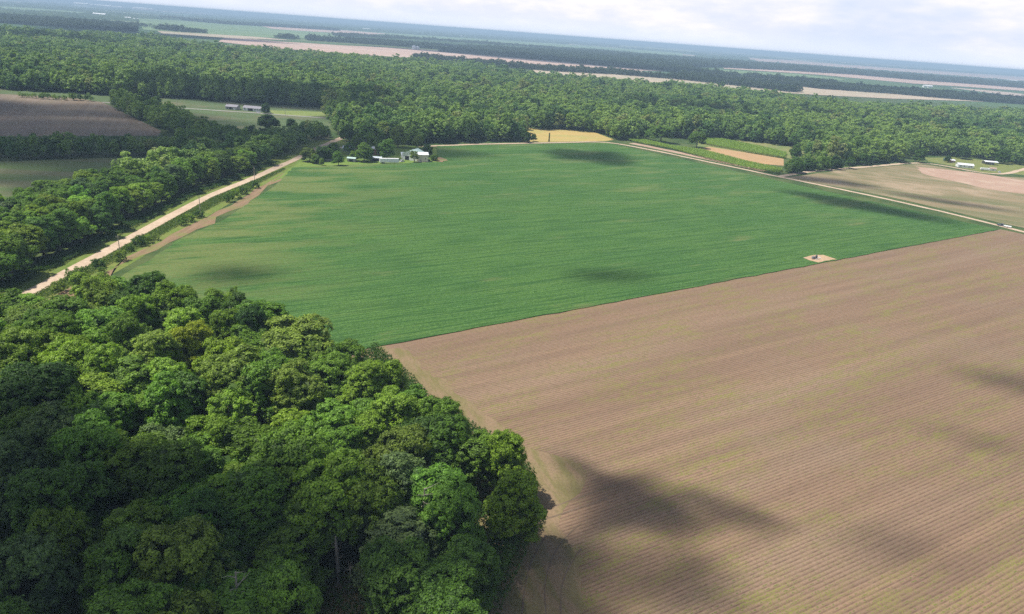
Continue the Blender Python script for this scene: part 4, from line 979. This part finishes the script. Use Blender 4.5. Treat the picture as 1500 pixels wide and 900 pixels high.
def house(px_, py_, L, W, H, roof, wallm, roofm, label, name='house', cat='house', rz=0.0, doors=((0.2, 1.0, 2.1),), wins=((-.3, 1.1, 1.1), (.35, 1.2, 1.1)), big=None, chimney=None, ridge='x', over=.45):
    """gabled house; local x along the long side, front at y=0 facing the camera"""
    p = G(px_, py_); root = empty(name, (p[0], p[1], 0), rz)
    x0, x1 = -L/2, L/2
    if ridge == 'x':
        MB().prism([(0,0),(W,0),(W,H),(W/2,H+roof),(0,H)], x0, x1).build('wall', wallm, root)
        t_ = .16; sl = roof / (W/2)
        rf_ = MB().prism([(-over, H-over*sl+.02), (W/2, H+roof+.02), (W+over, H-over*sl+.02), (W+over, H-over*sl+.02+t_), (W/2, H+roof+.02+t_), (-over, H-over*sl+.02+t_)], x0-over, x1+over).build('roof', roofm, root)
    else:
        mb = MB(); n = 5; prof = [(x0,0),(x1,0),(x1,H),(0,H+roof),(x0,H)]
        vs = [(a, 0, b_) for a, b_ in prof] + [(a, W, b_) for a, b_ in prof]
        mb.add(vs, [(i, (i+1)%n, n+(i+1)%n, n+i) for i in range(n)] + [tuple(range(n)), tuple(range(2*n-1, n-1, -1))]); mb.build('wall', wallm, root)
        sl = roof / (L/2); prof = [(x0-over,H-over*sl+.02),(0,H+roof+.02),(x1+over,H-over*sl+.02),(x1+over,H-over*sl+.18),(0,H+roof+.18),(x0-over,H-over*sl+.18)]
        n = 6; vs = [(a, -over, b_) for a, b_ in prof] + [(a, W+over, b_) for a, b_ in prof]
        mb = MB(); mb.add(vs, [(i, (i+1)%n, n+(i+1)%n, n+i) for i in range(n)] + [tuple(range(n)), tuple(range(2*n-1, n-1, -1))]); rf_ = mb.build('roof', roofm, root)
    for fx, w_, h_ in doors:
        d_ = MB().box(fx*L-w_/2, fx*L+w_/2, -.06, .03, .05, h_).build('door', M_GREYW if wallm is not M_GREYW else M_WHITE, root)
        MB().box(fx*L+w_*.32, fx*L+w_*.38, -.12, -.06, h_*.48, h_*.52).build('handle', M_STEEL, d_)
    for fx, w_, h_ in wins:
        f_ = MB().box(fx*L-w_/2-.08, fx*L+w_/2+.08, -.05, .02, H*.38-.08, H*.38+h_+.08).build('window', M_WHITE, root)
        MB().box(fx*L-w_/2, fx*L+w_/2, -.08, -.045, H*.38, H*.38+h_).build('pane', M_WIN, f_)
    if big:
        fx, w_, h_ = big; MB().box(fx*L-w_/2, fx*L+w_/2, -.05, .05, .03, h_).build('opening_shade', M_DARK, root)  # dark panel on the wall, coloured as the shade inside an open bay
    if chimney is not None: MB().box(chimney*L-.35, chimney*L+.35, W*.45-.35, W*.45+.35, H+roof*.3, H+roof+1.0).build('chimney', M_CHIM, rf_)
    return tag(root, label, cat)
def car(px_, py_, rz, body, label, L=4.6, kind='van', name='parked_car', cat='car', z=0.0):
    p = G(px_, py_); root = empty(name, (p[0], p[1], z), rz); w_ = .92
    def loft(secs, nm, mat):
        vs = []; fs = []
        for (x_, ya, z0_, z1_) in secs: vs += [(x_,-ya,z0_),(x_,ya,z0_),(x_,ya*.97,z1_),(x_,-ya*.97,z1_)]
        for i in range(len(secs)-1):
            for j in range(4): k = (j+1)%4; fs.append((i*4+j, i*4+k, (i+1)*4+k, (i+1)*4+j))
        fs += [(3,2,1,0), tuple((len(secs)-1)*4+j for j in range(4))]
        return MB().add(vs, fs).build(nm, mat, root)
    loft([(-L/2,w_*.9,.45,.85),(-L/2+.3,w_,.35,.98),(-L*.1,w_,.32,1.0),(L*.22,w_,.32,.98),(L/2-.4,w_*.97,.35,.88),(L/2,w_*.8,.45,.72)], 'body', body)
    if kind == 'pickup': loft([(-L*.08,w_*.86,1.0,1.0),(-L*.05,w_*.8,1.0,1.6),(L*.13,w_*.8,1.0,1.62),(L*.24,w_*.86,.98,1.0)], 'cabin', M_WIN)
    else: loft([(-L*.46,w_*.88,.98,1.0),(-L*.40,w_*.8,.98,1.5),(L*.10,w_*.8,.98,1.52),(L*.25,w_*.86,.96,.98)], 'cabin', M_WIN)
    if kind != 'pickup': MB().box(-L*.38, L*.08, -w_*.78, w_*.78, 1.48, 1.56).build('roof', body, root)
    else: MB().box(-L*.04, L*.12, -w_*.78, w_*.78, 1.58, 1.66).build('roof', body, root)
    for sx in (-.31, .31):
        for sy in (-1, 1): MB().tube([(sx*L, sy*.70, .33), (sx*L, sy*.95, .33)], .33, 14).build('wheel', M_TYRE, root)
    for sy in (-1, 1): MB().box(L/2-.05, L/2+.03, sy*.55-.16, sy*.55+.16, .58, .72).build('headlight', M_WHITE, root)
    return tag(root, label, cat)
def trailer(px_, py_, L, H, rz, label, z=0.0):
    p = G(px_, py_); root = empty('box_trailer', (p[0], p[1], z), rz)
    MB().box(-L/2, L/2, 0, 2.5, 1.05, H).build('cargo_box', M_WHITE, root)
    MB().box(-L/2+.1, L/2-.1, .4, 2.1, .80, 1.04).build('frame', M_STEEL, root)
    for sx in (-L*.36, -L*.28):
        for y_ in (.15, 2.05): MB().tube([(sx, y_, .48), (sx, y_+.3, .48)], .48, 14).build('wheel', M_TYRE, root)
    for y_ in (.5, 1.9): MB().box(L*.30-.08, L*.30+.08, y_-.08, y_+.08, 0, .82).build('landing_leg', M_STEEL, root)
    for k in range(5): pass
    return tag(root, label, 'trailer')
R = math.radians
# farmstead beside the soybean field
trailer(570.5, 240.2, 14.5, 3.9, R(20), 'long white box trailer parked on the lawn left of the barn')
house(600, 235.2, 12.5, 15, 5.0, 2.6, M_WHITE, M_ROOFG, 'white metal barn with a pale green gabled roof beside the trailer', 'barn', 'barn', R(-16), doors=((.32,1.0,2.1),), wins=(), big=(-.18,3.4,3.2), ridge='y')
house(593.5, 232.8, 5.5, 9, 3.2, 1.1, M_WHITE, M_ROOFB, 'low lean-to shed with a pale blue metal roof against the barn', 'lean_to_shed', 'shed', R(14), doors=(), wins=(), big=(.0,2.6,2.4))
house(619.5, 237.6, 8.2, 7, 5.6, 1.4, M_CREAM, M_ROOFW, 'cream coloured shed at the right end of the farmstead', 'shed', 'shed', R(18), doors=((-.2,1,2.1),), wins=((.25,.9,.9),), ridge='x')
house(510, 222.5, 8.5, 6.5, 2.8, 1.3, M_GREYW, M_ROOFW, 'small dark walled house with a white roof by the driveway', rz=R(4))
house(551, 227.5, 7.0, 6, 4.8, 1.2, M_BRICK, M_ROOFW, 'brick shed with a white roof between the two big round trees', 'shed', 'shed', R(0))
house(550, 236.5, 8.5, 5, 2.6, .6, M_GREYW, M_ROOFB, 'low open shed with a pale roof left of the trailer', 'shed', 'shed', R(2), doors=(), wins=(), big=(0,6.5,2.0))
house(514.5, 237.5, 6.0, 4, 2.6, .6, M_GREYW, M_ROOFG, 'tiny shed with a pale green roof beside the conical tree', 'shed', 'shed', R(0), doors=(), wins=(), big=(0,3,1.9))
car(480.5, 235.5, R(5), M_CARW, 'white car parked in the shade of the farmstead tree')
car(627.5, 236.4, R(80), M_CARD, 'dark car parked right of the cream shed')
car(589, 237.5, R(60), M_CARW, 'white car parked between the trailer and the barn', kind='van')
# left homestead
house(338.5, 160.8, 12.5, 9, 3.0, 1.9, M_GREYW, M_ROOFD, 'dark roofed grey house on the lane at left', rz=R(-4), big=(-.05,2.4,2.3), doors=((.28,1.8,2.3),), wins=((-.32,1.4,1.2),(.12,1.2,1.2)), chimney=-.45)
house(372, 163.3, 25, 9, 3.0, 1.9, M_WHITE, M_ROOFD, 'long white house with a grey roof right of the dark roofed one', rz=R(-6), big=(-.16,5.5,2.5), doors=((.36,1.1,2.2),), wins=((-.42,1.2,1.2),(.05,1.6,1.2),(.16,1.4,1.2),(.26,1.2,1.2)))
car(378.5, 165.6, R(-5), M_CARW, 'white car parked in front of the long white house')
# right homestead
house(1414.5, 246.2, 15, 8, 2.8, 1.3, M_WHITE, M_ROOFW, 'long low white house with a bright metal roof on the right lawn', rz=R(-10), wins=((-.35,1.2,1.1),(-.1,1.2,1.1),(.34,1.2,1.1)))
p = G(1452, 242); root = empty('carport', (p[0], p[1], 0), R(-6))
MB().prism([(-.3,3.0),(4.0,3.9),(8.3,3.0),(8.3,3.12),(4.0,4.02),(-.3,3.12)], -7.2, 7.2).build('roof', M_ROOFW, root)
for sx in (-6.6, 0, 6.6):
    for y_ in (.3, 7.7): MB().box(sx-.09, sx+.09, y_-.09, y_+.09, 0, 3.1).build('post', M_STEEL, root)
MB().box(-6.8, 6.8, 7.75, 7.9, 0, 3.0).build('back_wall', M_GREYW, root)
tag(root, 'open carport with a pale roof at the right homestead', 'carport')
trailer(1443, 250.5, 8.5, 2.7, R(-8), 'low white trailer parked in front of the carport')
house(1454.5, 250.6, 6.0, 5, 2.2, 1.0, M_WHITE, M_RUST, 'little shed with a rusty red roof between white vehicles', 'shed', 'shed', R(-10), doors=((0,1,2),), wins=())
car(1463.5, 253.2, R(75), M_CARW, 'white car parked at the right end of the homestead')
house(1395.5, 238.4, 4.5, 4, 2.3, .8, M_BRICK, M_ROOFW, 'tiny shed with a pale roof at the back of the right lawn', 'shed', 'shed', R(0), wins=())
p = G(1381, 239); root = empty('sign_post', (p[0], p[1], 0))
MB().tube([(0,0,-.3),(0,0,5.0)], .09, 8).build('post', M_STEEL, root); MB().box(-.7,.7,-.06,.06,4.2,5.3).build('panel', mat_plain('pale_teal_panel', (.45,.65,.66), .5), root)
tag(root, 'thin post with a small pale teal panel on the right lawn', 'post')
car(1263, 241.8, R(100), M_CARW, 'small white van parked among dark trees by the homestead track', L=4.9)
house(942, 193, 8.0, 6, 2.8, 1.2, M_GREYW, M_ROOFB, 'small pale roofed hut half hidden by trees above the corn', 'hut', 'shed', R(0), wins=())
# pickup and trailer on the track
z_ = .09
car(1466.5, 331.3, R(-42), M_CARD, 'dark pickup truck on the farm track towing a small white trailer', kind='pickup', name='pickup_truck', cat='pickup truck', L=5.2, z=z_)
p = G(1475.5, 333.6); root = empty('utility_trailer', (p[0], p[1], z_), R(-42))
MB().box(-2.2,2.2,-.95,.95,.55,1.15).build('bed', M_WHITE, root); MB().box(-3.4,-2.2,-.05,.05,.5,.6).build('drawbar', M_STEEL, root)
for sy in (-1.05, 1.05): MB().tube([(0,sy-.1,.34),(0,sy+.1,.34)], .34, 12).build('wheel', M_TYRE, root)
tag(root, 'small white open trailer behind the dark pickup', 'trailer')
# irrigation pump
p = G(1195, 380.5); root = empty('irrigation_pump', (p[0], p[1], .34), R(20))
MB().box(-1.1,1.1,-1.1,1.1,0,.22).build('concrete_base', mat_plain('concrete', (.6,.57,.52), .9, .2), root)
MB().lathe([(.42,.22),(.42,1.15),(.55,1.2),(.55,1.8),(.38,1.95),(.30,2.1),(.2,2.2)], 0, 0, 16).build('gear_head', mat_plain('dark_machine_paint', (.08,.09,.10), .5), root)
MB().tube([(.4,0,.8),(1.7,-.2,.8),(2.3,-.5,.65),(2.6,-.8,.1)], .22, 10).build('discharge_pipe', M_WHITE, root)
MB().box(-2.6,-.9,-.45,.45,.35,1.35).build('engine', mat_plain('engine_grey', (.20,.22,.24), .5), root)
MB().tube([(-1.6,.2,1.35),(-1.6,.2,2.3)], .07, 8).build('exhaust', M_STEEL, root)
MB().box(-2.7,-.8,-.5,.5,.18,.35).build('skid', M_RUST, root)
tag(root, 'dark irrigation pump with a white pipe on the bare square in the soybean field edge', 'pump')
# far buildings
def bin_(px_, py_, r_, h_, label):
    p = G(px_, py_); root = empty('grain_bin', (p[0], p[1], 1.2))
    MB().lathe([(r_,0),(r_,h_)], 0, 0, 24).build('wall', M_WHITE, root); MB().lathe([(r_*1.03,h_),(r_*.12,h_+r_*.55),(r_*.1,h_+r_*.6)], 0, 0, 24).build('roof', M_ROOFW, root)
    tag(root, label, 'grain bin')
bin_(606.5, 72.6, 9.5, 11, 'left of the two white grain bins above the pink field')
bin_(611.5, 72.9, 8.5, 9, 'right of the two white grain bins above the pink field')
def far_house(px_, py_, L, H, label, roofm=None, W=18, cat='building', group=None, zb=1.0):
    p = G(px_, py_); root = empty('farm_building', (p[0], p[1], 0), R(-6)); 
    MB().prism([(0,0),(W,0),(W,H),(W/2,H*1.35),(0,H)], -L/2, L/2).build('wall', M_WHITE, root)
    MB().prism([(-1,H*.98+.3),(W/2,H*1.36+.3),(W+1,H*.98+.3),(W+1,H*.98+.6),(W/2,H*1.36+.6),(-1,H*.98+.6)], -L/2-1, L/2+1).build('roof', roofm or M_ROOFW, root)
    tag(root, label, cat, group)
far_house(276, 46.5, 45, 6, 'white house beside the copse at far left beyond the forest')
far_house(145, 24.5, 90, 16, 'widest white building among the woods at far left')
far_house(187, 29.2, 40, 12, 'small white building right of the widest one at far left')
far_house(198, 30.5, 30, 10, 'smallest white building at far left, beside the light green field')
for i, (a, b_, L, H) in enumerate([(118,8.6,230,40),(128,9.0,180,36),(148,10.2,330,34),(165,11.5,300,30),(205,14,280,34),(215,14.6,220,30)]):
    far_house(a, b_ + 1.2, L, H, f'{ORD[i]} from the left of the pale town buildings on the upper left horizon', None, 60, 'building', 'town buildings on the upper left horizon')
far_house(537, 44.5, 90, 14, 'pale hall on the plain at the upper left of centre')
far_house(678, 55, 60, 12, 'pale building in the hazy woods above the long light green field')
far_house(1357, 128.5, 22, 7, 'left of two white sheds beside the pale strip at right')
far_house(1362.5, 129, 18, 7, 'right of two white sheds beside the pale strip at right')
far_house(1390, 103.5, 110, 18, 'white building in the hazy field near the horizon at right')
far_house(1482, 120.5, 80, 12, 'small white building in the hazy belt at the right border')
def water_tower(px_, py_, h_, r_, label):
    p = G(px_, py_); root = empty('water_tower', (p[0], p[1], 0))
    MB().lathe([(r_*.28,0),(r_*.2,h_*.3),(r_*.2,h_-r_)], 0, 0, 16).build('stem', M_WHITE, root)
    MB().lathe([(r_*.2,h_-r_),(r_*.8,h_-r_*.6),(r_,h_),(r_*.85,h_+r_*.5),(r_*.4,h_+r_*.85),(r_*.1,h_+r_*.95)], 0, 0, 20).build('tank', M_WHITE, root)
    tag(root, label, 'water tower')
water_tower(1437, 103.5, 52, 26, 'white water tower on the horizon at right')
water_tower(121, 8.0, 75, 22, 'white water tower above the town at upper left')
print('TREES', sum(o.name.startswith('broadleaf_tree') for o in bpy.data.objects))
